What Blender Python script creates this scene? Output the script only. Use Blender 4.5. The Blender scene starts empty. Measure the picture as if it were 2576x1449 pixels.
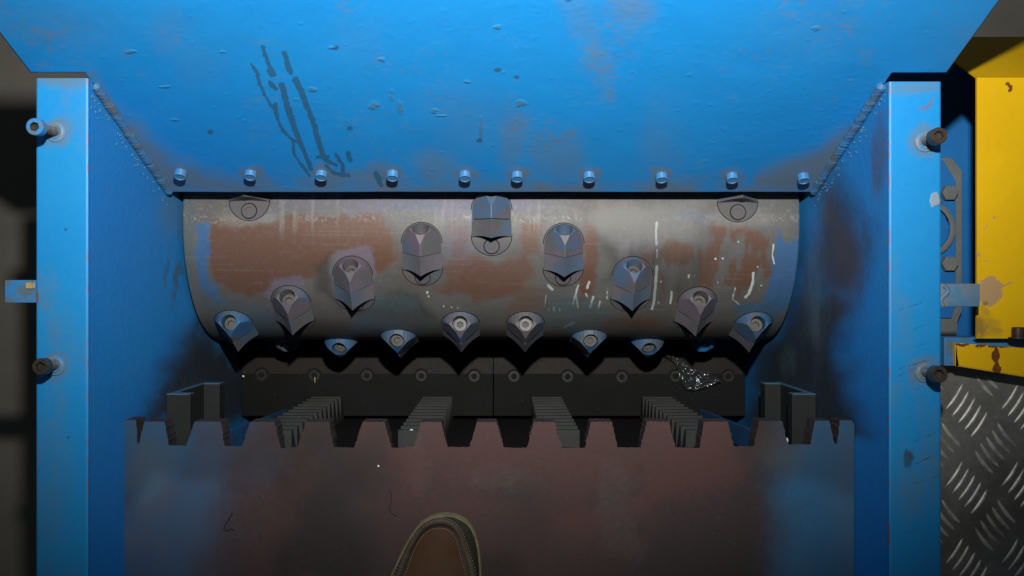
import bpy, bmesh, math, random
import numpy as np
from mathutils import Vector, Matrix
random.seed(7)
R_ = math.radians
sc = bpy.context.scene
COL = sc.collection

# ------------------------------------------------------------------ camera, lamps, exposure
H = 2.0                                  # height of the lens above the workshop floor, looking straight down
CX = 0.0141                              # the lens stands a little right of the machine's middle
FOC = 2300.0
cam = bpy.data.cameras.new('camera'); camo = bpy.data.objects.new('camera', cam); COL.objects.link(camo)
camo.location = (CX, 0, H); camo.rotation_euler = (0, 0, 0)
cam.sensor_width = 36; cam.lens = 36 * FOC / 2576; cam.shift_x = 24 / 2576
cam.clip_start = 0.02; cam.clip_end = 50
sc.camera = camo

w = bpy.data.worlds.new('World'); sc.world = w; w.use_nodes = True
w.node_tree.nodes['Background'].inputs[0].default_value = (0.75, 0.85, 1.0, 1)
w.node_tree.nodes['Background'].inputs[1].default_value = 0.036

FL = bpy.data.lights.new('camera_flash', 'SPOT'); flo = bpy.data.objects.new('camera_flash', FL); COL.objects.link(flo)
FL.energy = 100; FL.color = (1.0, 0.98, 0.95); FL.shadow_soft_size = 0.016
FL.spot_size = R_(104); FL.spot_blend = 1.0
flo.location = (CX + 0.03, 0.262, H + 0.0)
aim = Vector((CX - 0.034, 0.50, H - 1.1))
flo.rotation_euler = (aim - flo.location).to_track_quat('-Z', 'Y').to_euler()

vs = sc.view_settings
vs.view_transform = 'Standard'; vs.look = 'None'; vs.exposure = 0; vs.gamma = 1; vs.use_curve_mapping = False
sc.cycles.max_bounces = 6; sc.cycles.diffuse_bounces = 3; sc.cycles.transparent_max_bounces = 8


# ------------------------------------------------------------------ helpers
def P(px, py, d):
    return Vector((CX + (px - 1264) / FOC * d, (724 - py) / FOC * d, H - d))

def proj(co):
    d = H - co[:, 2]
    return 1264 + (co[:, 0] - CX) / d * FOC, 724 - co[:, 1] / d * FOC

def tag(o, label=None, cat=None, group=None, kind=None):
    if label: o['label'] = label
    if cat: o['category'] = cat
    if group: o['group'] = group
    if kind: o['kind'] = kind
    return o

def empty(name, loc, label, cat, group=None):
    o = bpy.data.objects.new(name, None); COL.objects.link(o); o.location = loc; o.empty_display_size = .05
    return tag(o, label, cat, group)

def put(name, me, parent=None, basis=None):
    o = bpy.data.objects.new(name, me); COL.objects.link(o)
    if parent is not None:
        o.parent = parent
        if parent.type == 'EMPTY':
            o.matrix_parent_inverse = Matrix.Translation(-parent.location)
    if basis is not None: o.matrix_basis = basis
    return o

def obj(name, bm, mat, parent=None, smooth=None, basis=None):
    me = bpy.data.meshes.new(name)
    bmesh.ops.recalc_face_normals(bm, faces=bm.faces)
    bm.to_mesh(me); bm.free()
    for m in (mat if isinstance(mat, (list, tuple)) else [mat]): me.materials.append(m)
    o = put(name, me, parent, basis)
    if smooth is not None: shade(me, smooth)
    return o

def shade(me, ang):
    me.polygons.foreach_set('use_smooth', [True] * len(me.polygons))
    if ang < 179:
        try: me.set_sharp_from_angle(angle=R_(ang))
        except Exception: pass

def box(bm, a, b, bev=0.0, mat=0):
    x0, x1 = sorted((a[0], b[0])); y0, y1 = sorted((a[1], b[1])); z0, z1 = sorted((a[2], b[2]))
    v = [bm.verts.new(c) for c in ((x0, y0, z0), (x1, y0, z0), (x1, y1, z0), (x0, y1, z0), (x0, y0, z1), (x1, y0, z1), (x1, y1, z1), (x0, y1, z1))]
    fs = [bm.faces.new([v[i] for i in q]) for q in ((0, 3, 2, 1), (4, 5, 6, 7), (0, 1, 5, 4), (1, 2, 6, 5), (2, 3, 7, 6), (3, 0, 4, 7))]
    for f in fs: f.material_index = mat
    if bev:
        es = list({e for f in fs for e in f.edges})
        bmesh.ops.bevel(bm, geom=es, offset=bev, segments=2, affect='EDGES', profile=.5)

def prism(bm, pts, z0, z1, mat=0, M=None, bev=0):
    """polygon in x,y extruded from z0 to z1 (optionally placed by matrix M)"""
    M = M or Matrix()
    lo = [bm.verts.new(M @ Vector((p[0], p[1], z0))) for p in pts]; hi = [bm.verts.new(M @ Vector((p[0], p[1], z1))) for p in pts]
    n = len(pts); fs = [bm.faces.new(list(reversed(lo))), bm.faces.new(hi)]
    for i in range(n): fs.append(bm.faces.new((lo[i], lo[(i + 1) % n], hi[(i + 1) % n], hi[i])))
    for f in fs: f.material_index = mat
    if bev:
        bmesh.ops.bevel(bm, geom=list({e for e in fs[1].edges}), offset=bev, segments=2, affect='EDGES', profile=.5)
    return fs

def lathe(bm, prof, n=28, M=None, mat=0, close=True):
    """profile of (radius, height) turned about local z"""
    M = M or Matrix(); rings = []
    for r, z in prof:
        if r < 1e-7: rings.append([bm.verts.new(M @ Vector((0, 0, z)))])
        else: rings.append([bm.verts.new(M @ Vector((r * math.cos(2 * math.pi * i / n), r * math.sin(2 * math.pi * i / n), z))) for i in range(n)])
    for a, b in zip(rings[:-1], rings[1:]):
        for i in range(n):
            j = (i + 1) % n
            va = [a[0]] if len(a) == 1 else [a[i], a[j]]
            vb = [b[0]] if len(b) == 1 else [b[j], b[i]]
            if len(va) + len(vb) > 2:
                f = bm.faces.new(va + vb); f.material_index = mat

def socket(bm, r, top, low, hexr, depth, M=None, mat=0, matin=1, n=30, twist=0.0, cham=.0008):
    """socket cap head: side, chamfer, flat annulus, hexagonal recess"""
    M = M or Matrix()
    def ring(rr, z, hexa=False):
        vs_ = []
        for i in range(n):
            a = 2 * math.pi * i / n; q = rr
            if hexa:
                k = (a + twist) % (math.pi / 3) - math.pi / 6
                q = rr * math.cos(math.pi / 6) / math.cos(k)
            vs_.append(bm.verts.new(M @ Vector((q * math.cos(a), q * math.sin(a), z))))
        return vs_
    rs = [(ring(r, low), mat), (ring(r, top - cham), mat), (ring(r - cham, top), mat), (ring(hexr * 1.04, top, True), mat), (ring(hexr, top - cham, True), mat), (ring(hexr, top - depth, True), matin)]
    for (a, _), (b, m) in zip(rs[:-1], rs[1:]):
        for i in range(n):
            f = bm.faces.new((a[i], a[(i + 1) % n], b[(i + 1) % n], b[i])); f.material_index = m
    f = bm.faces.new(rs[-1][0]); f.material_index = matin
    f = bm.faces.new(list(reversed(rs[0][0]))); f.material_index = mat

def frame(axis, up=Vector((0, 1, 0))):
    z = Vector(axis).normalized(); x = up.cross(z)
    if x.length < 1e-4: x = Vector((1, 0, 0)).cross(z)
    x.normalize(); y = z.cross(x)
    return Matrix((x, y, z)).transposed().to_4x4()

def tube(bm, pts, r, seg=8, mat=0):
    pts = [Vector(p) for p in pts]; rings = []
    for i, p in enumerate(pts):
        t = (pts[min(i + 1, len(pts) - 1)] - pts[max(i - 1, 0)])
        F = frame(t, Vector((0.1, 0.2, 1))); rr = r(i / (len(pts) - 1)) if callable(r) else r
        rings.append([bm.verts.new(p + (F @ Vector((math.cos(a) * rr, math.sin(a) * rr, 0)))) for a in [2 * math.pi * k / seg for k in range(seg)]])
    for a, b in zip(rings[:-1], rings[1:]):
        for k in range(seg):
            f = bm.faces.new((a[k], a[(k + 1) % seg], b[(k + 1) % seg], b[k])); f.material_index = mat
    bm.faces.new(rings[0]).material_index = mat; bm.faces.new(list(reversed(rings[-1]))).material_index = mat

# ---- numpy noise and mark shapes used for rust, paint and drip masks
def _h(ix, iy, iz, s):
    n = (ix * 374761393 + iy * 668265263 + iz * 2147483647 + s * 974634777) & 0xffffffff
    n = ((n ^ (n >> 13)) * 1274126177) & 0xffffffff
    return ((n ^ (n >> 16)) & 0xffff) / 65535.0
def vnoise(x, y, s=0):
    ix = np.floor(x).astype(np.int64); iy = np.floor(y).astype(np.int64); fx = x - ix; fy = y - iy
    fx = fx * fx * (3 - 2 * fx); fy = fy * fy * (3 - 2 * fy); z = np.zeros_like(ix)
    a = _h(ix, iy, z, s); b = _h(ix + 1, iy, z, s); c = _h(ix, iy + 1, z, s); d = _h(ix + 1, iy + 1, z, s)
    return (a * (1 - fx) + b * fx) * (1 - fy) + (c * (1 - fx) + d * fx) * fy
def fbm(x, y, s=0, o=4):
    t = 0; a = .5; k = 0
    for i in range(o):
        t = t + a * vnoise(x * 2 ** i + 17.3 * i, y * 2 ** i - 9.1 * i, s + i); k += a; a *= .5
    return t / k
def sst(a, b, v):
    t = np.clip((v - a) / (b - a), 0, 1); return t * t * (3 - 2 * t)
def seg_d(x, y, pts):
    d = np.full(x.shape, 1e9)
    for (ax, ay), (bx, by) in zip(pts[:-1], pts[1:]):
        dx, dy = bx - ax, by - ay; l = dx * dx + dy * dy + 1e-9
        t = np.clip(((x - ax) * dx + (y - ay) * dy) / l, 0, 1)
        d = np.minimum(d, np.hypot(x - ax - t * dx, y - ay - t * dy))
    return d
def poly_sd(x, y, pts):
    d = seg_d(x, y, list(pts) + [pts[0]]); ins = np.zeros(x.shape, bool)
    n = len(pts)
    for i in range(n):
        ax, ay = pts[i]; bx, by = pts[(i + 1) % n]
        c = ((ay > y) != (by > y)) & (x < (bx - ax) * (y - ay) / (by - ay + 1e-12) + ax)
        ins ^= c
    return np.where(ins, d, -d)
def poly(x, y, pts, soft, wob=0, ws=30, s=3):
    if wob:
        x = x + (fbm(x / ws, y / ws, s) - .5) * 2 * wob; y = y + (fbm(x / ws, y / ws, s + 9) - .5) * 2 * wob
    return sst(-soft, soft, poly_sd(x, y, pts))
def blob(x, y, cx, cy, rx, ry, soft=.5, wob=.0, s=5):
    r = np.hypot((x - cx) / rx, (y - cy) / ry)
    if wob: r = r + (fbm(x / rx * 1.5, y / ry * 1.5, s) - .5) * wob * 2
    return sst(1 + soft, 1 - soft, r)
def streak(x, y, pts, wd, soft=2.0, rag=4, s=1):
    d = seg_d(x, y, pts) + (fbm(x / 7, y / 7, s, 3) - .5) * 2 * rag
    return sst(wd + soft, wd - soft, d)

def set_attr(me, name, arr):
    a = me.color_attributes.new(name, 'FLOAT_COLOR', 'POINT')
    a.data.foreach_set('color', np.ascontiguousarray(np.clip(arr, 0, 1), dtype=np.float32).ravel())

def verts_np(me):
    a = np.empty(len(me.vertices) * 3); me.vertices.foreach_get('co', a); return a.reshape(-1, 3)

def grid_mesh(name, pts, keep=None, flip=False):
    """pts: array (nu, nv, 3); keep: (nu-1, nv-1) mask"""
    nu, nv, _ = pts.shape; idx = np.arange(nu * nv).reshape(nu, nv)
    q = np.stack([idx[:-1, :-1], idx[1:, :-1], idx[1:, 1:], idx[:-1, 1:]], -1)
    q = q[keep] if keep is not None else q.reshape(-1, 4)
    if flip: q = q[:, ::-1]
    me = bpy.data.meshes.new(name); n = len(q)
    me.vertices.add(nu * nv); me.vertices.foreach_set('co', pts.reshape(-1).astype(np.float32))
    me.loops.add(n * 4); me.loops.foreach_set('vertex_index', q.reshape(-1).astype(np.int32))
    me.polygons.add(n); me.polygons.foreach_set('loop_start', np.arange(0, n * 4, 4, dtype=np.int32))
    me.update(calc_edges=True); me.validate()
    me.polygons.foreach_set('use_smooth', np.ones(n, bool))
    return me

# ------------------------------------------------------------------ materials
class N:
    def __init__(s, name):
        s.m = bpy.data.materials.new(name); s.m.use_nodes = True; s.t = s.m.node_tree
        s.b = s.t.nodes['Principled BSDF']; s.tc = s.t.nodes.new('ShaderNodeTexCoord')
    def n(s, typ, **k):
        o = s.t.nodes.new(typ)
        for a, b in k.items(): setattr(o, a, b)
        return o
    def l(s, a, b): s.t.links.new(a, b)
    def noise(s, scale, detail=4, rough=.6, src='Object', stretch=None):
        o = s.n('ShaderNodeTexNoise'); o.inputs['Scale'].default_value = scale; o.inputs['Detail'].default_value = detail; o.inputs['Roughness'].default_value = rough
        if stretch:
            mp = s.n('ShaderNodeMapping'); mp.inputs['Scale'].default_value = stretch; s.l(s.tc.outputs[src], mp.inputs[0]); s.l(mp.outputs[0], o.inputs['Vector'])
        else: s.l(s.tc.outputs[src], o.inputs['Vector'])
        return o.outputs['Fac']
    def math(s, op, a, b=None, c=None, clamp=False):
        o = s.n('ShaderNodeMath', operation=op, use_clamp=clamp)
        for i, v in enumerate((a, b, c)):
            if v is None: continue
            if isinstance(v, (int, float)): o.inputs[i].default_value = v
            else: s.l(v, o.inputs[i])
        return o.outputs[0]
    def step(s, v, lo, hi):
        o = s.n('ShaderNodeMapRange', interpolation_type='SMOOTHSTEP'); s.l(v, o.inputs[0]); o.inputs[1].default_value = lo; o.inputs[2].default_value = hi
        return o.outputs[0]
    def mix(s, f, a, b):
        o = s.n('ShaderNodeMix', data_type='RGBA')
        for i, v in ((0, f), (6, a), (7, b)):
            if isinstance(v, (int, float)): o.inputs[i].default_value = v
            elif isinstance(v, tuple): o.inputs[i].default_value = (*v, 1)
            else: s.l(v, o.inputs[i])
        return o.outputs[2]
    def attr(s, name):
        a = s.n('ShaderNodeAttribute', attribute_name=name); sp = s.n('ShaderNodeSeparateColor'); s.l(a.outputs['Color'], sp.inputs[0])
        return [sp.outputs[0], sp.outputs[1], sp.outputs[2], a.outputs['Alpha']]
    def bump(s, h, st, dist, prev=None):
        o = s.n('ShaderNodeBump'); o.inputs['Strength'].default_value = st; o.inputs['Distance'].default_value = dist; s.l(h, o.inputs['Height'])
        if prev is not None: s.l(prev, o.inputs['Normal'])
        return o.outputs[0]

def worn(name, base, var=None, vs_=6, layers=(), attrs=('m1',), rough=.5, rvar=.15, metal=0, fine=900, finek=.25,
         bumps=((60, .25, .002), (700, .2, .0004)), spots=None, spec=.3, stretch=None, chips=None):
    """base colour, big tone variation, painted mask layers with noisy edges, fine grain, bumps"""
    s = N(name); col = base
    big = s.noise(vs_, 5, .6)
    if var: col = s.mix(s.step(big, .35, .68), base, var)
    gr = s.noise(fine, 3, .7, stretch=stretch)
    medium = s.noise(140, 5, .7)
    ch = []
    for a in attrs: ch += s.attr(a)
    for i, (c, k, op) in enumerate(layers):
        if c is None: continue
        m = s.math('ADD', ch[i], s.math('MULTIPLY', s.math('SUBTRACT', medium, .5), k))
        m = s.math('ADD', m, s.math('MULTIPLY', s.math('SUBTRACT', gr, .5), k * .8))
        m = s.step(m, .5 - op[0], .5 + op[0]) if op[0] < .5 else s.step(m, 0.0, 1.0)
        m = s.math('MULTIPLY', m, op[1])
        col = s.mix(m, col if not isinstance(col, tuple) else col, c)
    if spots:
        for (sc_, lo, c, amt) in spots:
            nz = s.noise(sc_, 2, .5); col = s.mix(s.math('MULTIPLY', s.step(nz, lo, lo + .03), amt), col, c)
    g = s.n('ShaderNodeMix', data_type='RGBA', blend_type='MULTIPLY'); g.inputs[0].default_value = 1
    v = s.math('ADD', s.math('MULTIPLY', s.math('SUBTRACT', gr, .5), finek * 2), 1.0)
    v = s.math('ADD', v, s.math('MULTIPLY', s.math('SUBTRACT', medium, .5), finek * 1.6))
    if isinstance(col, tuple): g.inputs[6].default_value = (*col, 1)
    else: s.l(col, g.inputs[6])
    s.l(v, g.inputs[7]); s.l(g.outputs[2], s.b.inputs['Base Color'])
    r = s.math('ADD', s.math('MULTIPLY', s.math('SUBTRACT', medium, .5), rvar * 2), rough, clamp=True); s.l(r, s.b.inputs['Roughness'])
    s.b.inputs['Metallic'].default_value = metal; s.b.inputs['Specular IOR Level'].default_value = spec
    pr = None
    for (sc_, st, di) in bumps: pr = s.bump(s.noise(sc_, 3, .6), st, di, pr)
    if chips is not None: pr = s.bump(ch[chips], .5, .001, pr)
    if pr is not None: s.l(pr, s.b.inputs['Normal'])
    return s.m

BLUE = (.012, .27, .70); BLUE2 = (.016, .29, .72)
M_hop = worn('hopper_blue_paint', BLUE, BLUE2, 5,
    layers=(((.030, .095, .15), .25, (.25, .75)),       # wet streaks
            ((.165, .185, .17), .25, (.6, .8)),            # grey-brown dust
            ((.075, .19, .29), .3, (.3, .7)),              # bare chips and scars
            ((.01, .012, .012), .3, (.2, 1))), rough=.42, rvar=.12, finek=.07, bumps=((30, .06, .002), (330, .06, .0005)), chips=2,
    spots=((95, .80, (.10, .05, .03), .7),))
M_post = worn('post_blue_paint', (.010, .235, .56), (.013, .245, .55), 7,
    layers=(((.20, .075, .03), .5, (.3, .85)), ((.12, .16, .17), .5, (.6, .7)), ((.30, .33, .32), .3, (.2, .8)), ((.02, .05, .08), .5, (.35, .7))),
    rough=.45, rvar=.12, finek=.05, bumps=((25, .12, .002), (400, .12, .0004)), chips=2)
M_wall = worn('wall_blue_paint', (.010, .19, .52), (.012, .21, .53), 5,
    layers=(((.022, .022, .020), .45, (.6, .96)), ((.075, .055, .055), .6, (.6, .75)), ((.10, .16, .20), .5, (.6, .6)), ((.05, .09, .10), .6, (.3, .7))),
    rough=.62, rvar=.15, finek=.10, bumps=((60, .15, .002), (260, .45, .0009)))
M_drum = worn('drum_worn_steel', (.104, .104, .098), (.084, .078, .070), 9,
    layers=(((.105, .047, .026), .8, (.42, .9)),       # rust
            ((.022, .100, .24), 1.0, (.5, .8)),          # blue paint left over
            ((.42, .46, .46), .2, (.2, .95)),             # white drips
            ((.120, .105, .150), .6, (.6, .8)),          # lilac heat tint
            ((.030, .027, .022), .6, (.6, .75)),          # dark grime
            ((.062, .090, .100), .5, (.6, .8)),          # grey-green film
            ((.20, .195, .18), .6, (.5, .75)),            # scraped light steel, and the flash's glint band painted in
            ((0, 0, 0), .1, (.2, 1))),
    attrs=('m1', 'm2'), rough=.52, rvar=.14, metal=.08, finek=.16, bumps=((220, .15, .0006), (900, .3, .0003)), spec=.35)
def tint_steel(name, a, b, c, metal=.05, rough=.5):
    s = N(name); oi = s.n('ShaderNodeObjectInfo')
    nz = s.noise(38, 4, .6)
    add = s.n('ShaderNodeVectorMath', operation='ADD')
    mp = s.n('ShaderNodeVectorMath', operation='SCALE'); s.l(s.tc.outputs['Object'], mp.inputs[0]); mp.inputs['Scale'].default_value = 1
    cmb = s.n('ShaderNodeCombineXYZ'); s.l(s.math('MULTIPLY', oi.outputs['Random'], 9.0), cmb.inputs[0]); s.l(mp.outputs[0], add.inputs[0]); s.l(cmb.outputs[0], add.inputs[1])
    def nn(sc_):
        o = s.n('ShaderNodeTexNoise'); o.inputs['Scale'].default_value = sc_; o.inputs['Detail'].default_value = 4; s.l(add.outputs[0], o.inputs['Vector']); return o.outputs['Fac']
    col = s.mix(s.step(nn(32), .42, .6), a, b); col = s.mix(s.step(nn(21), .5, .62), col, c)
    col = s.mix(s.math('MULTIPLY', s.step(nn(60), .58, .70), .3), col, (.13, .065, .045))
    g = s.n('ShaderNodeMix', data_type='RGBA', blend_type='MULTIPLY'); g.inputs[0].default_value = 1
    s.l(col, g.inputs[6]); s.l(s.math('ADD', s.math('MULTIPLY', s.noise(700, 3), .5), .75), g.inputs[7]); s.l(g.outputs[2], s.b.inputs['Base Color'])
    s.b.inputs['Metallic'].default_value = metal; s.b.inputs['Roughness'].default_value = rough; s.b.inputs['Specular IOR Level'].default_value = .3
    s.l(s.bump(s.noise(500, 3), .25, .0004), s.b.inputs['Normal'])
    return s.m
M_hold = tint_steel('holder_steel', (.092, .092, .096), (.118, .096, .118), (.065, .110, .18))
M_holdb = tint_steel('holder_blue_overspray', (.035, .10, .20), (.065, .09, .115), (.02, .12, .29))
M_ins = tint_steel('insert_steel', (.090, .096, .102), (.112, .100, .112), (.072, .105, .15))
M_plug = tint_steel('plug_steel', (.086, .083, .078), (.092, .082, .092), (.074, .082, .088))
M_bore = worn('bore_dusty_steel', (.095, .088, .072), None, rough=.7, bumps=((500, .3, .0004),))
M_gap = worn('gap_grime', (.006, .006, .006), None, rough=.9, bumps=())
M_screw = worn('screw_steel', (.11, .108, .10), (.08, .075, .07), 90, metal=.1, rough=.45, bumps=((500, .2, .0003),))
M_black = worn('black_oxide_steel', (.045, .042, .036), (.07, .05, .035), 80, metal=.4, rough=.4, bumps=((600, .3, .0003),))
M_bolt = worn('painted_bolt_blue', (.03, .21, .50), (.10, .15, .17), 120, rough=.4, bumps=((600, .2, .0003),))
M_thread = worn('thread_steel', (.30, .30, .29), (.1, .07, .05), 120, metal=.7, rough=.35, bumps=((600, .2, .0003),))
M_push = worn('pusher_plate_steel', (.050, .035, .035), (.042, .035, .032), 7,
    layers=(((.034, .125, .235), .3, (.6, .95)), ((.125, .135, .125), .5, (.6, .6)), ((.090, .043, .039), .5, (.6, .75)), ((.020, .017, .016), .5, (.6, .55))),
    rough=.6, rvar=.15, spec=.15, finek=.16, bumps=((120, .15, .001), (700, .3, .0004)), spots=((350, .80, (.25, .25, .24), .5),))
M_pedge = worn('flame_cut_edge', (.045, .028, .024), (.022, .020, .02), 60, rough=.8, bumps=((300, .7, .0015),), finek=.3)
M_pside = worn('pusher_front_steel', (.011, .011, .011), (.016, .012, .011), 14, rough=.6, spec=.1, bumps=((200, .3, .001),))
M_rack = worn('rack_steel', (.036, .038, .034), (.028, .029, .027), 30, rough=.6, spec=.15, bumps=((300, .2, .0005),), finek=.15)
M_knife = worn('knife_steel', (.0095, .0102, .0098), (.0078, .0078, .0074), 12, rough=.6, rvar=.15, spec=.06, bumps=((200, .15, .0006), (900, .3, .0003)), spots=((120, .78, (.14, .12, .09), .5),))
M_kscr = worn('knife_screw_steel', (.011, .011, .011), (.018, .017, .015), 90, rough=.45, spec=.25, bumps=((600, .2, .0003),))
M_knifeb = worn('knife_bevel_steel', (.017, .0135, .011), (.013, .011, .0095), 14, rough=.6, spec=.12, bumps=((300, .2, .0005),))
M_dark = worn('inner_dark_steel', (.012, .012, .012), None, rough=.8, bumps=())
M_guide = worn('guide_steel', (.020, .024, .022), (.019, .019, .018), 20, rough=.6, spec=.15, bumps=((300, .2, .0005),))
M_guidet = worn('guide_blue_edge', (.06, .16, .27), (.07, .14, .2), 40, rough=.5, bumps=((300, .2, .0005),))
M_bstrip = worn('strip_blue_paint', (.015, .10, .24), (.03, .07, .14), 30, rough=.5, bumps=((300, .2, .0005),))
M_yel = worn('yellow_paint', (.72, .44, .004), (.66, .39, .004), 6,
    layers=(((.42, .27, .14), .5, (.25, .95)), ((.22, .15, .04), .6, (.35, .8)), ((.12, .03, .012), .3, (.2, .95))),
    rough=.42, finek=.05, bumps=((40, .1, .002), (400, .1, .0004)))
M_deepb = worn('recess_blue_paint', (.012, .14, .42), (.014, .16, .44), 8, rough=.5, finek=.06)
M_grey = worn('grey_primer', (.13, .15, .15), (.16, .17, .16), 20, rough=.6)
M_tab = worn('tab_paint', (.08, .20, .33), (.2, .2, .17), 30, rough=.5, bumps=((200, .3, .001),))
M_floor = worn('concrete_floor', (.15, .142, .118), (.19, .18, .15), 3, rough=.85, finek=.2, bumps=((80, .3, .002),))
M_tread = worn('tread_aluminium', (.27, .27, .25), (.15, .14, .125), 12, rough=.42, rvar=.2, metal=.55, finek=.25, bumps=((90, .2, .001), (600, .3, .0004)))
M_treadbar = worn('tread_bar_polished', (.55, .55, .51), (.3, .29, .27), 60, rough=.45, metal=.4, finek=.2, bumps=((600, .3, .0004),))
M_welt = worn('shoe_welt_tan', (.17, .145, .075), (.12, .10, .055), 80, rough=.8, bumps=((700, .5, .0006),))
M_upper = worn('shoe_dark_leather', (.040, .037, .027), (.046, .034, .022), 30, rough=.6, spec=.15, rvar=.15, bumps=((110, .35, .002), (500, .3, .0005)), finek=.2)
M_roll = worn('shoe_seam_leather', (.060, .046, .030), (.045, .033, .022), 60, rough=.6, spec=.2, bumps=((300, .4, .0006),))
M_apron = worn('shoe_brown_leather', (.062, .030, .014), (.048, .024, .012), 24, rough=.62, spec=.12, bumps=((90, .2, .0015), (600, .2, .0004)), finek=.12)
M_stitch = worn('stitch_thread', (.26, .21, .14), None, rough=.8)
M_stitchd = worn('stitch_hole', (.012, .009, .007), None, rough=.9)
M_white = worn('white_bits', (.7, .72, .68), None, rough=.6)
M_hair = worn('dark_fibre', (.012, .012, .018), None, rough=.7)
M_amber = worn('yellow_residue', (.45, .33, .12), (.2, .12, .05), 200, rough=.35)
s = N('clear_film'); s.b.inputs['Base Color'].default_value = (.045, .05, .055, 1); s.b.inputs['Roughness'].default_value = .16
s.b.inputs['Alpha'].default_value = .28; s.b.inputs['Specular IOR Level'].default_value = 1.0
s.b.inputs['Coat Weight'].default_value = 1.0; s.b.inputs['Coat Roughness'].default_value = .13
s.l(s.bump(s.noise(75, 2), .7, .004), s.b.inputs['Normal']); M_film = s.m

# ------------------------------------------------------------------ floor
bm = bmesh.new(); n = 24
vv = [[bm.verts.new((-6 + 12 * i / n, -6 + 12 * j / n, 0)) for j in range(n + 1)] for i in range(n + 1)]
for i in range(n):
    for j in range(n): bm.faces.new((vv[i][j], vv[i + 1][j], vv[i + 1][j + 1], vv[i][j + 1]))
tag(obj('floor', bm, M_floor), kind='structure')

# ------------------------------------------------------------------ shredder housing
WI = .405; WO = .4585
D_POST = .926
ZP = H - D_POST
house = empty('shredder_housing', (0, 0, 0), 'blue painted steel shredder frame with a sloping hopper wall, two side posts and welded seams', 'shredder')

def hop(dd):                       # the sloping wall: depth below the lens -> world y
    return .120 + (1.142 - dd) * .430
xs = np.unique(np.round(np.concatenate([np.linspace(-.46, .46, 560), [-WI, WI]]), 6))
d0, dn, d1 = 1.142, .9185, .70
ts = np.concatenate([np.linspace(d0, dn, 190), np.linspace(dn, d1, 130)[1:]])
X, T = np.meshgrid(xs, ts, indexing='ij')
Y = hop(T); Z = H - T
kx = (np.abs((xs[:-1] + xs[1:]) / 2) < WI)[:, None]; kt = (((ts[:-1] + ts[1:]) / 2) < dn)[None, :]
me = grid_mesh('hopper_wall', np.stack([X, Y + 0 * X, Z], -1), keep=(kx | kt))
co = verts_np(me); px, py = proj(co)
def c6(l): return [(570 + a * .2777, 80.5 + b * .2777) for a, b in l]
wet = np.zeros(len(co))
for k, (l, wd) in enumerate([([(330, 130), (350, 220), (385, 300), (405, 340)], 5), ([(395, 340), (415, 380)], 9), ([(525, 195), (545, 270), (580, 365)], 7), ([(222, 290), (275, 370), (300, 470), (350, 580), (430, 700), (470, 800), (510, 890), (580, 960), (630, 990)], 4),
        ([(440, 650), (460, 760)], 5), ([(500, 480), (530, 600), (570, 740), (620, 880)], 8), ([(620, 880), (660, 980), (710, 1100), (770, 1240)], 6), ([(620, 430), (680, 540), (720, 650)], 8), ([(720, 650), (790, 840), (830, 980), (870, 1110)], 7),
        ([(390, 460), (440, 510)], 6), ([(600, 1000), (610, 1100), (680, 1200), (750, 1300)], 3.5), ([(820, 1130), (920, 1130)], 5), ([(900, 1160), (985, 1200)], 5), ([(900, 1210), (980, 1280), (1110, 1300)], 5), ([(990, 1110), (1050, 1200), (1060, 1290)], 5),
        ([(1100, 1100), (1120, 1160)], 6), ([(1350, 1280), (1400, 1390)], 6), ([(1375, 1310), (1385, 1330)], 7)]):
    wet = np.maximum(wet, streak(px, py, c6(l), wd, 1.5, 3.0, k))
for cx_, cy_ in ((1252, 176), (1300, 194), (1206, 353), (845, 120), (880, 322), (530, 330), (1430, 0)):
    wet = np.maximum(wet, .8 * blob(px, py, cx_, cy_, 9, 6, .3, .5, int(cx_)))
dust = poly(px, py, [(225, 205), (300, 275), (400, 370), (520, 430), (700, 465), (800, 490), (380, 490)], 45, 25, 60) * .85
dust = np.maximum(dust, poly(px, py, [(2250, 205), (2200, 300), (2000, 390), (1900, 440), (1880, 490), (2100, 490)], 40, 22, 60) * .85)
dust = np.maximum(dust, sst(405, 485, py + (fbm(px / 120, py / 40, 4) - .5) * 120) * (.35 + .5 * fbm(px / 90, py / 60, 8)))
dust = np.maximum(dust, poly(px, py, [(1390, -20), (1480, -20), (1540, 150), (1545, 280), (1490, 200), (1440, 100)], 30, 20, 40) * .34)
for cx_, cy_, rx, ry, a in ((1180, 300, 130, 90, .25), (1290, 340, 40, 90, .45), (1100, 420, 60, 50, .5), (1400, 400, 80, 70, .45), (1580, 20, 70, 60, .5), (900, 90, 80, 70, .18), (1660, 380, 60, 120, .3), (420, 80, 60, 60, .3), (2050, 75, 200, 80, .2), (150, 60, 200, 60, .25), (500, 150, 90, 60, .2)):
    dust = np.maximum(dust, a * blob(px, py, cx_, cy_, rx, ry, .8, .5, int(cx_)))
for i, bx in enumerate((455, 631, 809, 988, 1170, 1301, 1482, 1664, 1841, 2020)):
    dust = np.maximum(dust, .8 * blob(px, py, bx, 432 + i, 30, 20, .5, .5, i))
rs0 = np.random.RandomState(17)
ax_, ay_ = px * .7 + py * .7, -px * .7 + py * .7
fine = np.zeros(len(co))
for i in range(70):
    x0_ = rs0.uniform(250, 2250); y0_ = rs0.uniform(-10, 430); L_ = rs0.uniform(12, 70); a_ = rs0.normal(1.45, .35)
    m = (np.abs(px - x0_) < 90) & (np.abs(py - y0_ - L_ / 2) < 90)
    if m.any(): fine[m] = np.maximum(fine[m], rs0.uniform(.3, .6) * streak(px[m], py[m], [(x0_, y0_), (x0_ + L_ * math.cos(a_), y0_ + L_ * math.sin(a_))], .5, 1.5, .8, i))
dust = np.maximum(dust, fine)
rub = fbm(px / 14, py / 6, 31) * fbm(px / 110, py / 80, 35)
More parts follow.
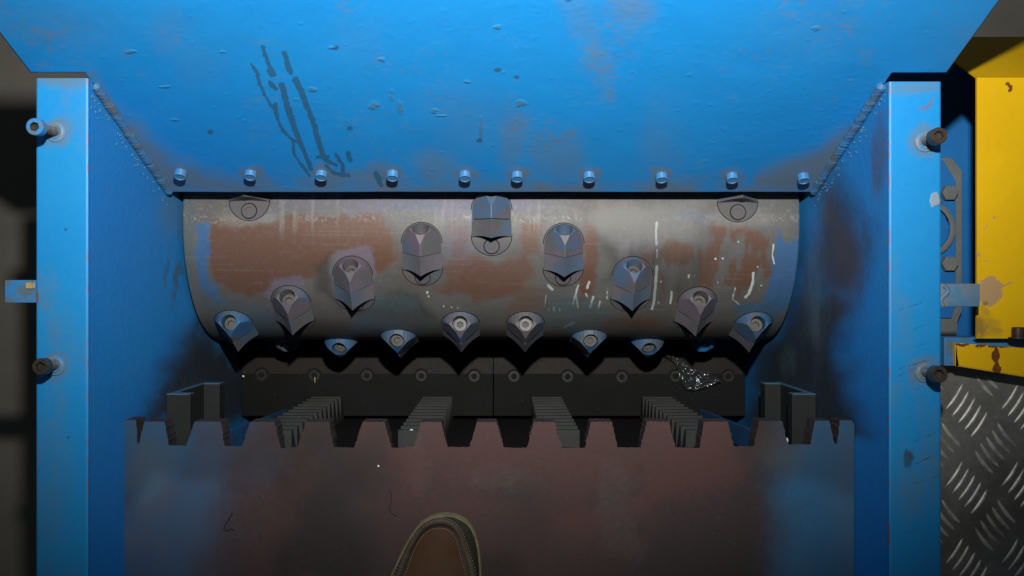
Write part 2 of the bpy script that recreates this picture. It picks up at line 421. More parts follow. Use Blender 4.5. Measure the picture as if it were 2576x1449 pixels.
dust = np.clip(dust + .30 * sst(.36, .5, rub), 0, 1) * (1 - .7 * wet)
chip = np.zeros(len(co)); rs = np.random.RandomState(3)
for cx_, cy_, rx, ry in ((785, 225, 11, 6), (940, 265, 12, 9), (1006, 268, 7, 18), (985, 240, 3, 16), (838, 119, 9, 4), (1092, 278, 9, 5), (1175, 205, 8, 4), (1250, 68, 9, 5), (1310, 258, 12, 8), (2053, 72, 9, 5), (440, 300, 9, 3), (415, 218, 14, 3), (330, 130, 12, 4), (1110, 290, 14, 2), (560, 130, 6, 3), (960, 150, 7, 4), (1210, 320, 4, 30)):
    chip = np.maximum(chip, blob(px, py, cx_, cy_, rx, ry, .3, .7, int(cx_)))
for i in range(170):
    cx_ = rs.uniform(120, 2400); cy_ = 480 * rs.rand() ** .7; r = rs.uniform(1.5, 4)
    m = (np.abs(px - cx_) < 20) & (np.abs(py - cy_) < 14)
    if m.any(): chip[m] = np.maximum(chip[m], rs.uniform(.1, .45) * blob(px[m], py[m], cx_, cy_, r * rs.uniform(1, 2.5), r, .4, .4, i))
grime = sst(478.5, 481, py) * 0
set_attr(me, 'm1', np.stack([wet, dust, chip * .8, grime], -1))
# gentle dents and blistered paint
bl = sst(.62, .72, fbm(px / 16, py / 7, 21)) * sst(.45, .6, fbm(px / 160, py / 120, 22))
dz = (bl * .00010 + chip * .00018 + (fbm(px / 200, py / 150, 12) - .5) * .0015)
nrm = np.array([0, -.919, .395]); co2 = co + dz[:, None] * nrm
me.vertices.foreach_set('co', co2.ravel().astype(np.float32)); me.materials.append(M_hop); me.materials.append(M_post)
hw = put('hopper_wall', me, house)
so = hw.modifiers.new('thick', 'SOLIDIFY'); so.thickness = .006; so.offset = -1; so.use_rim = True

# screw ends poking through the hopper wall
bmS = None
for i, bx in enumerate((455, 631, 809, 988, 1170, 1301, 1482, 1664, 1841, 2020)):
    by = 431 + i * 1.1
    k = (724 - by) / FOC; dd = (.120 + 1.142 * .43) / (k + .43)
    c = P(bx, by, dd)
    if bmS is None:
        bm = bmesh.new(); pr = [(0, -.004), (.0072, -.004)]
        z = 0.0
        for q in range(4): pr += [(.0072, z), (.0066, z + .0009)]; z += .0018
        pr += [(.0072, z), (.0068, z + .0012), (.0058, z + .0012), (.0055, z + .0004), (0, z + .0004)]
        lathe(bm, pr, 26)
        o = obj('screw_end', bm, M_bolt, house, 35); bmS = o
    else:
        o = bmS.copy(); COL.objects.link(o)
    o.matrix_basis = Matrix.Translation(c) @ frame((0, -.919 + .1 * (rs.rand() - .5), .395 + .08), Vector((1, 0, 0)))

# weld seams along the sloping wall
def weld(side):
    a = P(230 if side < 0 else 2238, 207, 1); b = P(418 if side < 0 else 2066, 488, 1)
    pa = Vector((side * (WI - .003), hop(.933) - .002, H - .931)); pb = Vector((side * (WI - .003), hop(1.142) - .002, H - 1.144))
    bm = bmesh.new(); nr = 300; sg = 18; nb = 38; rings = []
    ax = (pb - pa).normalized(); F = frame(ax, Vector((-side, 0, 0)))
    rr_ = random.Random(5 + side)
    amp = [rr_.uniform(.8, 1.25) for _ in range(nb + 3)]
    for i in range(nr + 1):
        t = i / nr; ring = []
        for k in range(sg):
            a_ = 2 * math.pi * k / sg
            ph = t * nb + .5 * math.cos(a_ * 2) + .7 * math.sin(11 * t + side) + .35 * math.sin(37 * t); kk = int(max(0, ph)); fr = ph - math.floor(ph)
            r = .0047 * (amp[min(kk, nb + 1)] * .5 + .5) * (.92 + .13 * math.sin(math.pi * fr) ** .6) * (1.15 if t < .02 else 1)
            r *= min(1, (t + .004) * 40, (1.004 - t) * 40)
            ring.append(bm.verts.new(pa.lerp(pb, t) + (F @ Vector((math.cos(a_) * r, math.sin(a_) * r, 0)))))
        rings.append(ring)
    for p, q in zip(rings[:-1], rings[1:]):
        for k in range(sg): bm.faces.new((p[k], p[(k + 1) % sg], q[(k + 1) % sg], q[k]))
    # spatter beside the seam
    for i in range(60):
        t = rr_.random(); c = pa.lerp(pb, t) + Vector((0, -.008 - abs(rr_.gauss(0, .007)), 0)); c.x = side * WI
        bmesh.ops.create_icosphere(bm, subdivisions=1, radius=rr_.uniform(.0006, .0016), matrix=Matrix.Translation(c))
    obj('weld_seam', bm, M_weld, house, 179)
M_weld = worn('weld_blue_paint', (.035, .17, .38), (.09, .12, .14), 40, rough=.5, bumps=((300, .4, .001),), finek=.12)
weld(-1); weld(1)

# side walls: dense sheets with stains, wear and painted-in shade, backed by thickness
for side in (-1, 1):
    ys = np.linspace(-.62, .2125 if side < 0 else .209, 230); dsv = np.linspace(D_POST + .0012, 1.75, 240)
    A, B = np.meshgrid(ys, dsv, indexing='ij')
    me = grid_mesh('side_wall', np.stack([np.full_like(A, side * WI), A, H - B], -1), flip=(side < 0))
    co = verts_np(me); px, py = proj(co); yy, dd = co[:, 1], H - co[:, 2]
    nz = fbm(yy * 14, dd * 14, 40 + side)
    if side < 0:
        shade_wear = poly(px, py, [(455, 500), (470, 700), (485, 780), (430, 900), (390, 960), (330, 1060), (700, 1060), (700, 500)], 55, 30, 70)  # falloff of light down the chamber painted dark, mixed with black paint wear
        shade_wear = np.maximum(shade_wear * sst(700, 950, py + (nz - .5) * 200), .9 * sst(.0, 1, blob(px, py, 450, 1000, 60, 60, .8, .4)))
        rust = .0 * nz; pale = .5 * blob(px, py, 440, 540, 40, 60, .8, .3) + .25 * fbm(yy * 30, dd * 30, 6)
        rough_ = .75 * blob(px, py, 438, 690, 26, 80, .9, .7, 2) * sst(.3, .6, fbm(yy * 90, dd * 90, 44))
    else:
        shade_wear = np.maximum(poly(px, py, [(2010, 500), (1960, 820), (1890, 900), (1890, 1100), (2190, 1100), (2120, 900), (2130, 760), (2110, 600)], 60, 30, 70) * sst(430, 850, py + (nz - .5) * 300), .75 * blob(px, py, 2120, 620, 70, 170, .7, .5, 4))
        rust = np.clip(.8 * blob(px, py, 2110, 640, 60, 130, .7, .7, 6) + .7 * blob(px, py, 2212, 420, 22, 110, .7, .5, 7), 0, 1)
        pale = .6 * blob(px, py, 2050, 760, 25, 120, .8, .6, 9) + .2 * fbm(yy * 30, dd * 30, 6)
        rough_ = .7 * blob(px, py, 1985, 900, 25, 50, .6, .5, 2)
    set_attr(me, 'm1', np.stack([shade_wear, rust, pale, rough_], -1)); me.materials.append(M_wall)
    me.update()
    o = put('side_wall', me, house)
    # the post whose face looks up at the lens, painted lighter blue
    x0, x1 = side * (WI + .0008), side * WO
    ytop = .2125 if side < 0 else .209
    nx = 40; ny = 560
    gx = np.linspace(min(x0, x1), max(x0, x1), nx); gy = np.linspace(-.62, ytop, ny)
    A, B = np.meshgrid(gx, gy, indexing='ij')
    ed = np.minimum(np.abs(A - x0), np.abs(A - x1)); Zz = ZP - np.where(ed < .0005, .0012, 0)
    me = grid_mesh('post', np.stack([A, B, Zz], -1))
    co = verts_np(me); px, py = proj(co); xx = co[:, 0]; yy = co[:, 1]
    edge = np.minimum(np.abs(xx - x0), np.abs(xx - x1))
    inner = np.abs(xx - x0)
    rust = sst(.0022, .0002, edge) * sst(.66, .72, fbm(xx * 60, yy * 45, 50)) * .9
    rust = np.maximum(rust, sst(.0009, .0002, inner) * sst(.56, .62, fbm(xx * 60, yy * 90, 52)))
    dirt = np.zeros(len(co)); scar = np.zeros(len(co)); scr = np.zeros(len(co))
    if side < 0:
        for bx, by in ((143, 333), (140, 918)): dirt = np.maximum(dirt, .8 * blob(px, py, bx, by, 34, 36, .5, .5, bx))
        dirt = np.maximum(dirt, .5 * blob(px, py, 150, 205, 90, 12, .8, .5)); dirt = np.maximum(dirt, .3 * blob(px, py, 150, 860, 60, 90, .9, .5, 3) + .4 * blob(px, py, 120, 1250, 60, 200, .9, .6, 12))
        rust = np.maximum(rust, blob(px, py, 93, 748, 6, 12, .3, .4, 1)); scr = np.maximum(blob(px, py, 165, 577, 4, 4, .3), blob(px, py, 172, 1100, 3, 3, .3))
    else:
        for bx, by in ((2327, 356), (2328, 936)): dirt = np.maximum(dirt, .8 * blob(px, py, bx, by, 42, 40, .5, .5, bx))
        dirt = np.maximum(dirt, .7 * blob(px, py, 2300, 222, 80, 16, .8, .6)); rust = np.maximum(rust, .62 * streak(px, py, [(2345, 250), (2338, 266), (2318, 274)], 6, 6, 4, 8))
        scar = np.maximum(scar, blob(px, py, 2352, 498, 11, 19, .3, .7, 3))
        for i in range(26):
            yb = 760 + 26 * i + rs.uniform(-8, 8) * 1; xa = 2255 + rs.uniform(0, 50)
            if yb > 1100 and rs.rand() < .4: continue
            scr = np.maximum(scr, streak(px, py, [(xa, yb + 12), (xa + rs.uniform(30, 70), yb - 8)], 1.5, 1.6, 1.6, i) * rs.uniform(.3, .8))
        scr = np.maximum(scr, .8 * blob(px, py, 2285, 1155, 12, 25, .5, .8, 33)); dirt = np.maximum(dirt, .5 * blob(px, py, 2300, 1230, 60, 90, .9, .6, 5))
        rust = np.maximum(rust, .6 * blob(px, py, 2290, 1150, 8, 14, .5, .8, 31))
    dirt = np.clip(dirt + .35 * sst(.52, .7, fbm(xx * 22, yy * 12, 61 + side)), 0, 1)
    set_attr(me, 'm1', np.stack([rust, dirt, scar, scr], -1)); me.materials.append(M_post)
    post = put('post', me, house)
    bm = bmesh.new()      # body of the post under its face
    box(bm, (x0, -.62, 0.05), (x1, ytop, ZP - .0015)); obj('post_body', bm, M_deepb, post)
    post.children[0].parent = post

# back-up walls round the chamber and a dark bottom
bm = bmesh.new(); box(bm, (-WI + .001, .31, H - 1.75), (WI - .001, .32, H - 1.0)); box(bm, (-WI + .001, -.62, H - 1.76), (WI - .001, .32, H - 1.75))
obj('chamber_shell', bm, M_dark, house)

# mounting screws standing up from the posts
def mount(bx, by, hx, hy, hgt, m, tilt):
    base = P(bx, by, D_POST) ; base.z = ZP
    top = P(hx, hy, D_POST - hgt)
    ax = (top - base); L = ax.length; F = Matrix.Translation(base) @ frame(ax)
    bm = bmesh.new()
    pr = [(0, 0)]; z = 0; pr.append((.0046, 0))
    while z < L - .011: pr += [(.0046, z), (.0040, z + .0007)]; z += .0014
    pr += [(.0042, L - .0095), (0, L - .0095)]
    lathe(bm, pr, 20); sh = obj('threaded_shank', bm, M_thread, None, 40)
    bm = bmesh.new(); socket(bm, .0082, 0, -.0105, .0047, .0055, M=F @ Matrix.Translation((0, 0, L)), twist=tilt, n=36)
    hd = obj('mounting_screw', bm, [m, M_black], house, 35)
    sh.parent = hd; sh.matrix_basis = F
    bm = bmesh.new(); W = Matrix.Translation(base)
    lathe(bm, [(.0044, .0018), (.0066, .0026), (.0072, .0021), (.0078, .0016), (.0102, .0014), (.0106, .0008), (.0106, 0.0001)], 32, W)
    ws = obj('washer', bm, M_washer, None, 40); ws.parent = hd
M_washer = worn('washer_worn_paint', (.06, .22, .42), (.18, .18, .16), 120, rough=.45, bumps=((600, .2, .0003),))
mount(140, 331, 86, 318, .046, M_bolt, .3)
mount(139, 918, 101, 922, .033, M_black, .5)
mount(2326, 356, 2363, 340, .032, M_black, .2)
mount(2327, 936, 2363, 941, .034, M_black, .0)

# welded tabs on the posts' outer sides
a = P(12, 704, .93); b = P(89, 761, .93)
bm = bmesh.new(); box(bm, (a.x, b.y, H - .93), (-WO - .0005, a.y, H - .942), .0006); box(bm, (-WO - .012, a.y - .009, H - .9297), (-WO - .002, a.y - .002, H - .9285), .0006, 1)
obj('side_tab', bm, [M_bolt, M_amber], house)
a = P(2376, 713, .945); b = P(2456, 771, .945)
bm = bmesh.new(); box(bm, (WO + .0005, b.y, H - .945), (b.x + .004, a.y, H - .96), .001)
tube(bm, [(WO + .012 + .004 * math.sin(t), a.y - .002 - t * .0035, H - .9455) for t in np.linspace(0, 6, 10)], .0028, 8)
obj('side_tab', bm, M_tab, house, 40)

# counter knife with its row of screws
KD = 1.463
yk0, ykm, yk1 = -(1046 - 724) / FOC * KD, -(940 - 724) / FOC * KD, -(890 - 724) / FOC * KD
bm = bmesh.new()
for x0, x1 in ((-.4025, -.0012), (.0002, .4025)):
    box(bm, (x0, yk0, H - KD - .03), (x1, ykm - .0002, H - KD), .0006)
    vv = [(x0, ykm, H - KD - .0003), (x1, ykm, H - KD - .0003), (x1, yk1, H - KD - .0045), (x0, yk1, H - KD - .0045)]
    lo = [(p[0], p[1], H - KD - .03) for p in vv]
    hv = [bm.verts.new(p) for p in vv]; lv = [bm.verts.new(p) for p in lo]
    f = bm.faces.new(hv); f.material_index = 1
    for i in range(4): bm.faces.new((hv[i], hv[(i + 1) % 4], lv[(i + 1) % 4], lv[i])).material_index = 1
knife = obj('counter_knife', bm, [M_knife, M_knifeb], house)
proto = None
for i, (bx, by) in enumerate(((658, 942), (791, 944), (923, 944), (1060, 945), (1193, 946), (1293, 946), (1428, 947), (1564, 948), (1699, 946), (1832, 946))):
    c = P(bx, by, KD)
    if proto is None:
        bm = bmesh.new(); socket(bm, .0092, .0012, -.004, .0050, .0045, cham=.0006)
        lathe(bm, [(.0122, .0003), (.0118, .0006), (.0098, .0006), (.0093, .0003)], 30, mat=1)
        o = obj('knife_screw', bm, [M_kscr, M_gap], knife, 35); proto = o
    else: o = proto.copy(); COL.objects.link(o)
    o.matrix_basis = Matrix.Translation(c) @ Matrix.Rotation(i * .7, 4, 'Z')

# C-shaped pusher guides on both walls
for side in (-1, 1):
    bm = bmesh.new(); y0 = -.133; xw = side * (WI - .0008); xf = side * (WI - .0305); xb = side * (WI - .007)
    for z0, z1, xx in ((H - 1.138, H - 1.156, xf), (H - 1.262, H - 1.285, side * (WI - .0285))):
        box(bm, (xw, -.6, z1), (xx, y0, z0), .0006)
    box(bm, (xw, -.6, H - 1.262), (xb, y0 - .0003, H - 1.156))
    box(bm, (xw, y0 + .0002, H - 1.285), (xb, y0 + .0012, H - 1.139), 0, 1)
    for z0, z1 in ((H - 1.139, H - 1.155), (H - 1.263, H - 1.284)):
        box(bm, (xb, y0 + .0002, z1), (side * (WI - .029), y0 + .0011, z0), 0, 1)
    obj('pusher_guide', bm, [M_guide, M_guidet], house)

# ------------------------------------------------------------------ rotor
RR, YC, DA = .163, .087, 1.345
AX = Vector((0, YC, H - DA))
rotor = empty('shredder_rotor', AX, 'rusty steel rotor drum carrying rows of bolted V-shaped cutting teeth', 'rotor')
XL, XR = -.3995, .3985
xs = np.linspace(XL, XR, 640); th = np.radians(np.concatenate([np.linspace(-24, 100, 300), np.linspace(100, 336, 60)[1:]]))
A, B = np.meshgrid(xs, th, indexing='ij')
rr = np.full_like(A, RR); e = np.minimum(A - XL, XR - A); rr -= np.where(e < .001, .0008, 0)
me = grid_mesh('drum', np.stack([A, YC - rr * np.sin(B), AX.z + rr * np.cos(B)], -1))
co = verts_np(me); px, py = proj(co); X_ = co[:, 0]; S_ = (B.ravel()) * RR
front = np.cos(B.ravel() - .5) > .1
fx = fbm(X_ * 20, S_ * 20, 70); f2 = fbm(X_ * 60, S_ * 25, 71); sv = fbm(X_ * 160, S_ * 10, 72); sh = fbm(X_ * 8, S_ * 90, 73)
def PP(pts, soft, wob=14, ws=26, s=3): return poly(px, py, pts, soft, wob, ws, s)
rust = PP([(528, 545), (640, 560), (760, 540), (960, 540), (985, 600), (1000, 640), (960, 690), (880, 650), (840, 640), (800, 690), (700, 720), (640, 745), (590, 735), (540, 705), (524, 640)], 11, 13) * 1.0
rust = np.maximum(rust, .8 * PP([(985, 560), (1010, 640), (1015, 700), (1100, 740), (1220, 750), (1250, 700), (1180, 640), (1120, 650), (1110, 720), (1040, 725), (1005, 690)], 16, 18))
rust = np.maximum(rust, .85 * PP([(1130, 560), (1175, 560), (1180, 630), (1240, 655), (1330, 630), (1350, 700), (1300, 750), (1200, 760), (1140, 700)], 18, 16, 26, 5))
rust = np.maximum(rust, .8 * PP([(1310, 550), (1362, 560), (1358, 640), (1310, 640)], 12, 12, 20, 6))
rust = np.maximum(rust, .95 * PP([(1475, 560), (1500, 570), (1510, 640), (1490, 740), (1450, 780), (1460, 700)], 10, 9, 20, 7))
rust = np.maximum(rust, .95 * PP([(1790, 560), (1850, 570), (1930, 590), (1945, 690), (1910, 720), (1850, 730), (1800, 700), (1770, 640)], 14, 20, 30, 8) * sst(.30, .5, f2))
rust = np.maximum(rust, .75 * PP([(930, 780), (1050, 770), (1100, 800), (1060, 830), (950, 820)], 16, 14, 24, 9)); rust = np.maximum(rust, .7 * PP([(1440, 780), (1530, 790), (1700, 800), (1640, 830), (1500, 825)], 16, 14, 24, 10))
rust = np.maximum(rust, .65 * PP([(1320, 700), (1400, 740), (1380, 800), (1250, 790)], 20, 14, 24, 11))
rust = np.maximum(rust, .8 * PP([(1590, 620), (1700, 600), (1800, 640), (1900, 700), (1850, 750), (1700, 740), (1620, 700)], 26, 26, 30, 21) * sst(.3, .55, f2)); rust = np.maximum(rust, .55 * PP([(1130, 780), (1400, 800), (1700, 790), (1850, 760), (1800, 830), (1300, 840)], 22, 20, 30, 22) * sst(.3, .55, fx))
rust = rust * (.72 + .35 * fx)
blue = PP([(494, 555), (530, 565), (524, 640), (520, 690), (545, 735), (575, 775), (520, 755), (493, 690)], 9, 12, 16, 12)
blue = np.maximum(blue, PP([(1955, 575), (1975, 610), (2016, 600), (2014, 690), (1990, 760), (1950, 800), (1880, 800), (1840, 770), (1920, 760), (1940, 690)], 9, 9, 14, 13))
blue = blue * sst(.15, .35, f2)
blue = np.maximum(blue, .45 * blob(px, py, 960, 820, 70, 40, .7, .6, 3)); blue = np.maximum(blue, .4 * blob(px, py, 640, 800, 60, 40, .7, .6, 4))
blue = np.maximum(blue, .42 * blob(px, py, 1130, 515, 220, 20, .6, .5, 5)); blue = np.maximum(blue, .4 * blob(px, py, 1740, 540, 50, 20, .6, .5, 6))
drip = np.zeros(len(co))
def c2(l): return [(1207.2 + a * .3436, 442.7 + b * .3436) for a, b in l]
for k, (l, wd, a) in enumerate([([(1295, 340), (1288, 400), (1292, 500)], 2.8, 1), ([(1296, 520), (1298, 600)], 1.3, .8), ([(1296, 660), (1290, 740), (1280, 850), (1278, 900), (1262, 970)], 3.3, 1), ([(1405, 850), (1395, 930)], 3, 1),
        ([(2003, 710), (1995, 790), (1970, 860), (1945, 885)], 3.2, 1), ([(1870, 820), (1850, 900), (1900, 940)], 2.5, .6), ([(720, 800), (700, 870), (720, 960)], 2.6, .8), ([(695, 880), (680, 940)], 2, .7), ([(802, 775), (785, 820)], 3, .9), ([(830, 885), (808, 960)], 3, .85),
        ([(880, 920), (868, 960)], 2.6, .8), ([(935, 820), (930, 900)], 1.8, .6), ([(485, 870), (475, 950)], 2, .6), ([(500, 800), (530, 830)], 4, .6), ([(2150, 500), (2140, 580), (2155, 640)], 1.8, 1), ([(690, 1070), (620, 1105)], 3, .6), ([(540, 960), (545, 985)], 2.4, .7), ([(585, 970), (586, 985)], 2.6, .7),
        ([(505, 965), (506, 980)], 2, .7), ([(775, 860), (785, 880)], 2.5, .8), ([(1530, 725), (1528, 745)], 2.4, 1), ([(395, 300), (400, 420)], 1.6, .5), ([(290, 330), (270, 460)], 1.3, .4), ([(450, 340), (440, 500)], 1.3, .4)]):
    drip = np.maximum(drip, a * streak(px, py, c2(l), wd, 1.4, 1.6, 90 + k))
for a_, b_, r in ((1725, 605, 3), (1778, 603, 2.6), (1893, 480, 2.4), (1326, 772, 2.6), (2060, 800, 2), (1742, 780, 2), (2033, 665, 2), (1308, 925, 2.4), (1058, 378, 1.6), (1640, 790, 1.4), (1575, 727, 1.4)):
    q = c2([(a_, b_)])[0]; drip = np.maximum(drip, blob(px, py, q[0], q[1], r, r, .4))
for q, r in (((1075, 735), 3.5), ((1078, 745), 2.5), ((1116, 770), 2.6), ((1136, 773), 2), ((1152, 774), 1.8), ((1062, 607), .1)):
    drip = np.maximum(drip, .8 * blob(px, py, q[0], q[1], r, r * 1.3, .5))
scr_ = sst(.60, .74, fbm(X_ * 14, S_ * 520, 171, 3)) * sst(.4, .62, fbm(X_ * 9, S_ * 14, 172))
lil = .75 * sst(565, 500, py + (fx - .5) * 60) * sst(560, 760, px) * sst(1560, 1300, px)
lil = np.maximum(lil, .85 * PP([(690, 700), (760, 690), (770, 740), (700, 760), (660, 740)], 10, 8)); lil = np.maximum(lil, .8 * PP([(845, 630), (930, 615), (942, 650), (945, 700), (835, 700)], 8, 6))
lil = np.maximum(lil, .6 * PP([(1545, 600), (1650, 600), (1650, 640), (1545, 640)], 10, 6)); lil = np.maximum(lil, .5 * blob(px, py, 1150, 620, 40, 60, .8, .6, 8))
grime = .75 * PP([(780, 660), (830, 640), (840, 720), (850, 780), (950, 760), (1000, 720), (1050, 740), (1100, 800), (900, 800), (800, 740)], 20, 20, 40, 14)
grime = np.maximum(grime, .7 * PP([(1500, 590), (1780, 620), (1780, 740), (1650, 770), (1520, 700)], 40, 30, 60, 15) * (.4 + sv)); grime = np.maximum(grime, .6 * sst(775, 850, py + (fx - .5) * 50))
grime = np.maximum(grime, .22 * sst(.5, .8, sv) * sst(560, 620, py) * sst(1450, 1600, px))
film = .7 * PP([(950, 740), (1040, 735), (1080, 790), (1120, 840), (900, 840), (900, 790)], 14, 16, 26, 16); film = np.maximum(film, .7 * PP([(470, 700), (560, 750), (680, 780), (700, 850), (540, 850)], 30, 18, 40, 17))
film = np.maximum(film, .75 * PP([(1370, 730), (1480, 740), (1560, 790), (1440, 850), (1340, 800)], 20, 16, 30, 18)); film = np.maximum(film, .8 * sst(500, 478, px + (fx - .5) * 10)); film = np.maximum(film, .8 * sst(1985, 2006, px) * sst(620, 560, py)); film = np.maximum(film, .7 * PP([(1850, 760), (1990, 780), (1940, 850), (1850, 850)], 25, 14))
light = .9 * np.exp(-((py - 549 - (fx - .5) * 16) / 11.0) ** 2) * sst(.52, .66, fbm(X_ * 420, S_ * 420, 76, 3)) * sst(.35, .55, fbm(X_ * 30, S_ * 10, 77)); light = np.maximum(light, .6 * sst(.55, .8, sv) * sst(640, 540, py) * sst(.5, .6, fbm(X_ * 12, S_ * 5, 79))); light = np.maximum(light, .45 * sst(.60, .70, fbm(X_ * 420, S_ * 420, 78, 3)) * sst(640, 520, py))  # band of flash glitter painted in pale, then worn streaks and specks
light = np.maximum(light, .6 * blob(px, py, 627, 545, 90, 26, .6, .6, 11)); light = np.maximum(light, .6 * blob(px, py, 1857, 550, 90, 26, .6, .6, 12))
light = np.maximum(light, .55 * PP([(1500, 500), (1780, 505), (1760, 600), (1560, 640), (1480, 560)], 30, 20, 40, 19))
z0 = np.zeros(len(co)); mk = front.astype(float)
light = np.maximum(light, .26 * scr_)
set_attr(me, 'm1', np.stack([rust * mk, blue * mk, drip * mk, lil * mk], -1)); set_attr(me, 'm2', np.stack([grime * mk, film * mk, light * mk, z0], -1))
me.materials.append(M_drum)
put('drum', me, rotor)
bm = bmesh.new()
for x, s_ in ((XL, 1), (XR, -1)):
    bm = bmesh.new()
    vs2 = [bm.verts.new((x + .0001 * s_, YC - (RR - .0008) * math.sin(2 * math.pi * i / 96), AX.z + (RR - .0008) * math.cos(2 * math.pi * i / 96))) for i in range(96)]
    bm.faces.new(vs2)
    obj('drum_end', bm, M_dark, rotor)

# --- one cutting tooth in its own frame: x across, y along the rotation, z outward
HW = .0265; HL = .0432; HR = .0245
def capsule(hw, hl, n=14):
    pts = []
    for i in range(n + 1): a = math.pi * i / n; pts.append((hw * math.cos(a), hl - hw + hw * math.sin(a)))
    for i in range(n + 1): a = math.pi + math.pi * i / n; pts.append((hw * math.cos(a), -(hl - hw) + hw * math.sin(a)))
    return pts
def bend(v):                       # lay local (x, y, z) on the drum's curve
    a = v.y / RR; r = RR + v.z
    v.y, v.z = r * math.sin(a), r * math.cos(a) - RR
# plug: flush capsule with a dark gap ring
bm = bmesh.new()
bmesh.ops.create_grid(bm, x_segments=2, y_segments=2, size=.001); bm.clear()
cp = capsule(HW, HL); cpi = capsule(HW - .0006, HL - .0006)
cpo = capsule(HW + .0005, HL + .0005)
for ring_, z, m in ((cp, .0004, 0),):
    # strips across so the bent top follows the curve
    nst = 26; rows = []
    for k in range(nst + 1):
        y = -HL + .0006 + (2 * HL - .0012) * k / nst
        ay = abs(y) - (HL - HW); xw = HW - .0006 if ay <= 0 else math.sqrt(max((HW - .0006) ** 2 - ay * ay, 1e-8))
        rows.append([bm.verts.new((-xw, y, z)), bm.verts.new((-xw * .5, y, z)), bm.verts.new((0, y, z)), bm.verts.new((xw * .5, y, z)), bm.verts.new((xw, y, z))])
    for a_, b_ in zip(rows[:-1], rows[1:]):
        for j in range(4): bm.faces.new((a_[j], a_[j + 1], b_[j + 1], b_[j]))
o1 = [bm.verts.new((x, y, .00025)) for x, y in cpo]; i1 = [bm.verts.new((x, y, .00025)) for x, y in cpi]
for i in range(len(cpo)):
    j = (i + 1) % len(cpo)
    try: bm.faces.new((o1[i], o1[j], i1[j], i1[i])).material_index = 1
    except ValueError: pass
for v in bm.verts: bend(v.co)
plug_me = bpy.data.meshes.new('mounting_plug'); bmesh.ops.recalc_face_normals(bm, faces=bm.faces); bm.to_mesh(plug_me); bm.free(); plug_me.materials.append(M_plug); plug_me.materials.append(M_gap); shade(plug_me, 60)
# holder: roof-shaped block, rounded rear, sloped rear face with a deep bore
bm = bmesh.new()
prof = [(-HW + .0017, -.012), (HW - .0017, -.012), (HW - .0017, .0015), (.0006, HR), (-.0006, HR), (-HW + .0017, .0015)]
Mx = Matrix(((1, 0, 0, 0), (0, 0, 1, 0), (0, 1, 0, 0), (0, 0, 0, 1)))
prism(bm, prof, -HL, -.0041, 0, Mx)
def cut(bm, p, nrm_):
    g = bmesh.ops.bisect_plane(bm, geom=bm.verts[:] + bm.edges[:] + bm.faces[:], plane_co=p, plane_no=nrm_, clear_outer=True)
    es = [e_ for e_ in g['geom_cut'] if isinstance(e_, bmesh.types.BMEdge)]
    bmesh.ops.edgeloop_fill(bm, edges=es)
cy = -(HL - HW)
for k in range(13):
    a_ = math.pi + math.pi * (k + .5) / 13
    dv = Vector((math.cos(a_), math.sin(a_), 0)); cut(bm, Vector((0, cy, 0)) + dv * (HW - .0017), dv)
cn = Vector((0, -.865, .50)).normalized(); cut(bm, Vector((0, -.0292, HR)), cn); cut(bm, Vector((0, -.0205, HR)), Vector((0, -.42, .91)).normalized())
hold_me = bpy.data.meshes.new('t'); bmesh.ops.recalc_face_normals(bm, faces=bm.faces); bm.to_mesh(hold_me); bm.free()
hold_me.materials.append(M_hold); hold_me.materials.append(M_bore)
BA = Vector((0, math.cos(R_(16)), -math.sin(R_(16))))        # direction of the bore, into the block
bc = Vector((0, -.0372, .0102))
FB = Matrix.Translation(bc + BA * .0150) @ frame(-BA, Vector((1, 0, 0)))
bm = bmesh.new(); lathe(bm, [(0, 0), (.0104, 0), (.0104, .06), (0, .06)], 32, FB)
cut_me = bpy.data.meshes.new('c'); bmesh.ops.recalc_face_normals(bm, faces=bm.faces); bm.to_mesh(cut_me); bm.free(); cut_me.materials.append(M_hold); cut_me.materials.append(M_bore)
for p_ in cut_me.polygons: p_.material_index = 1
ha = bpy.data.objects.new('ha', hold_me); hb = bpy.data.objects.new('hb', cut_me); COL.objects.link(ha); COL.objects.link(hb)
bo = ha.modifiers.new('b', 'BOOLEAN'); bo.object = hb; bo.operation = 'DIFFERENCE'; bo.solver = 'EXACT'
bpy.context.view_layer.update()
dg = bpy.context.evaluated_depsgraph_get(); hm = bpy.data.meshes.new_from_object(ha.evaluated_get(dg))
bpy.data.objects.remove(ha); bpy.data.objects.remove(hb); hm.name = 'tooth_holder'
bm = bmesh.new(); bm.from_mesh(hm)
es = [e_ for e_ in bm.edges if len(e_.link_faces) == 2 and e_.calc_face_angle(0) > R_(25) and all(f.material_index == 0 for f in e_.link_faces) and (e_.verts[0].co.z > .0005 or e_.verts[1].co.z > .0005)]
try: bmesh.ops.bevel(bm, geom=es, offset=.00035, segments=1, affect='EDGES')
except Exception: pass
bm.to_mesh(hm); bm.free(); hm.polygons.foreach_set('use_smooth', [False] * len(hm.polygons)); hm.attributes.remove(hm.attributes['sharp_edge']) if 'sharp_edge' in hm.attributes else None
hm.materials.clear(); hm.materials.append(M_hold); hm.materials.append(M_bore)
hm2 = hm.copy(); hm2.materials[0] = M_holdb
# screw head down the bore
bm = bmesh.new(); socket(bm, .0092, .0055, .0001, .0048, .0045, M=FB, mat=0, matin=1, cham=.0009)
scr_me = bpy.data.meshes.new('socket_screw'); bmesh.ops.recalc_face_normals(bm, faces=bm.faces); bm.to_mesh(scr_me); bm.free(); scr_me.materials.append(M_screw); scr_me.materials.append(M_bore); shade(scr_me, 30)
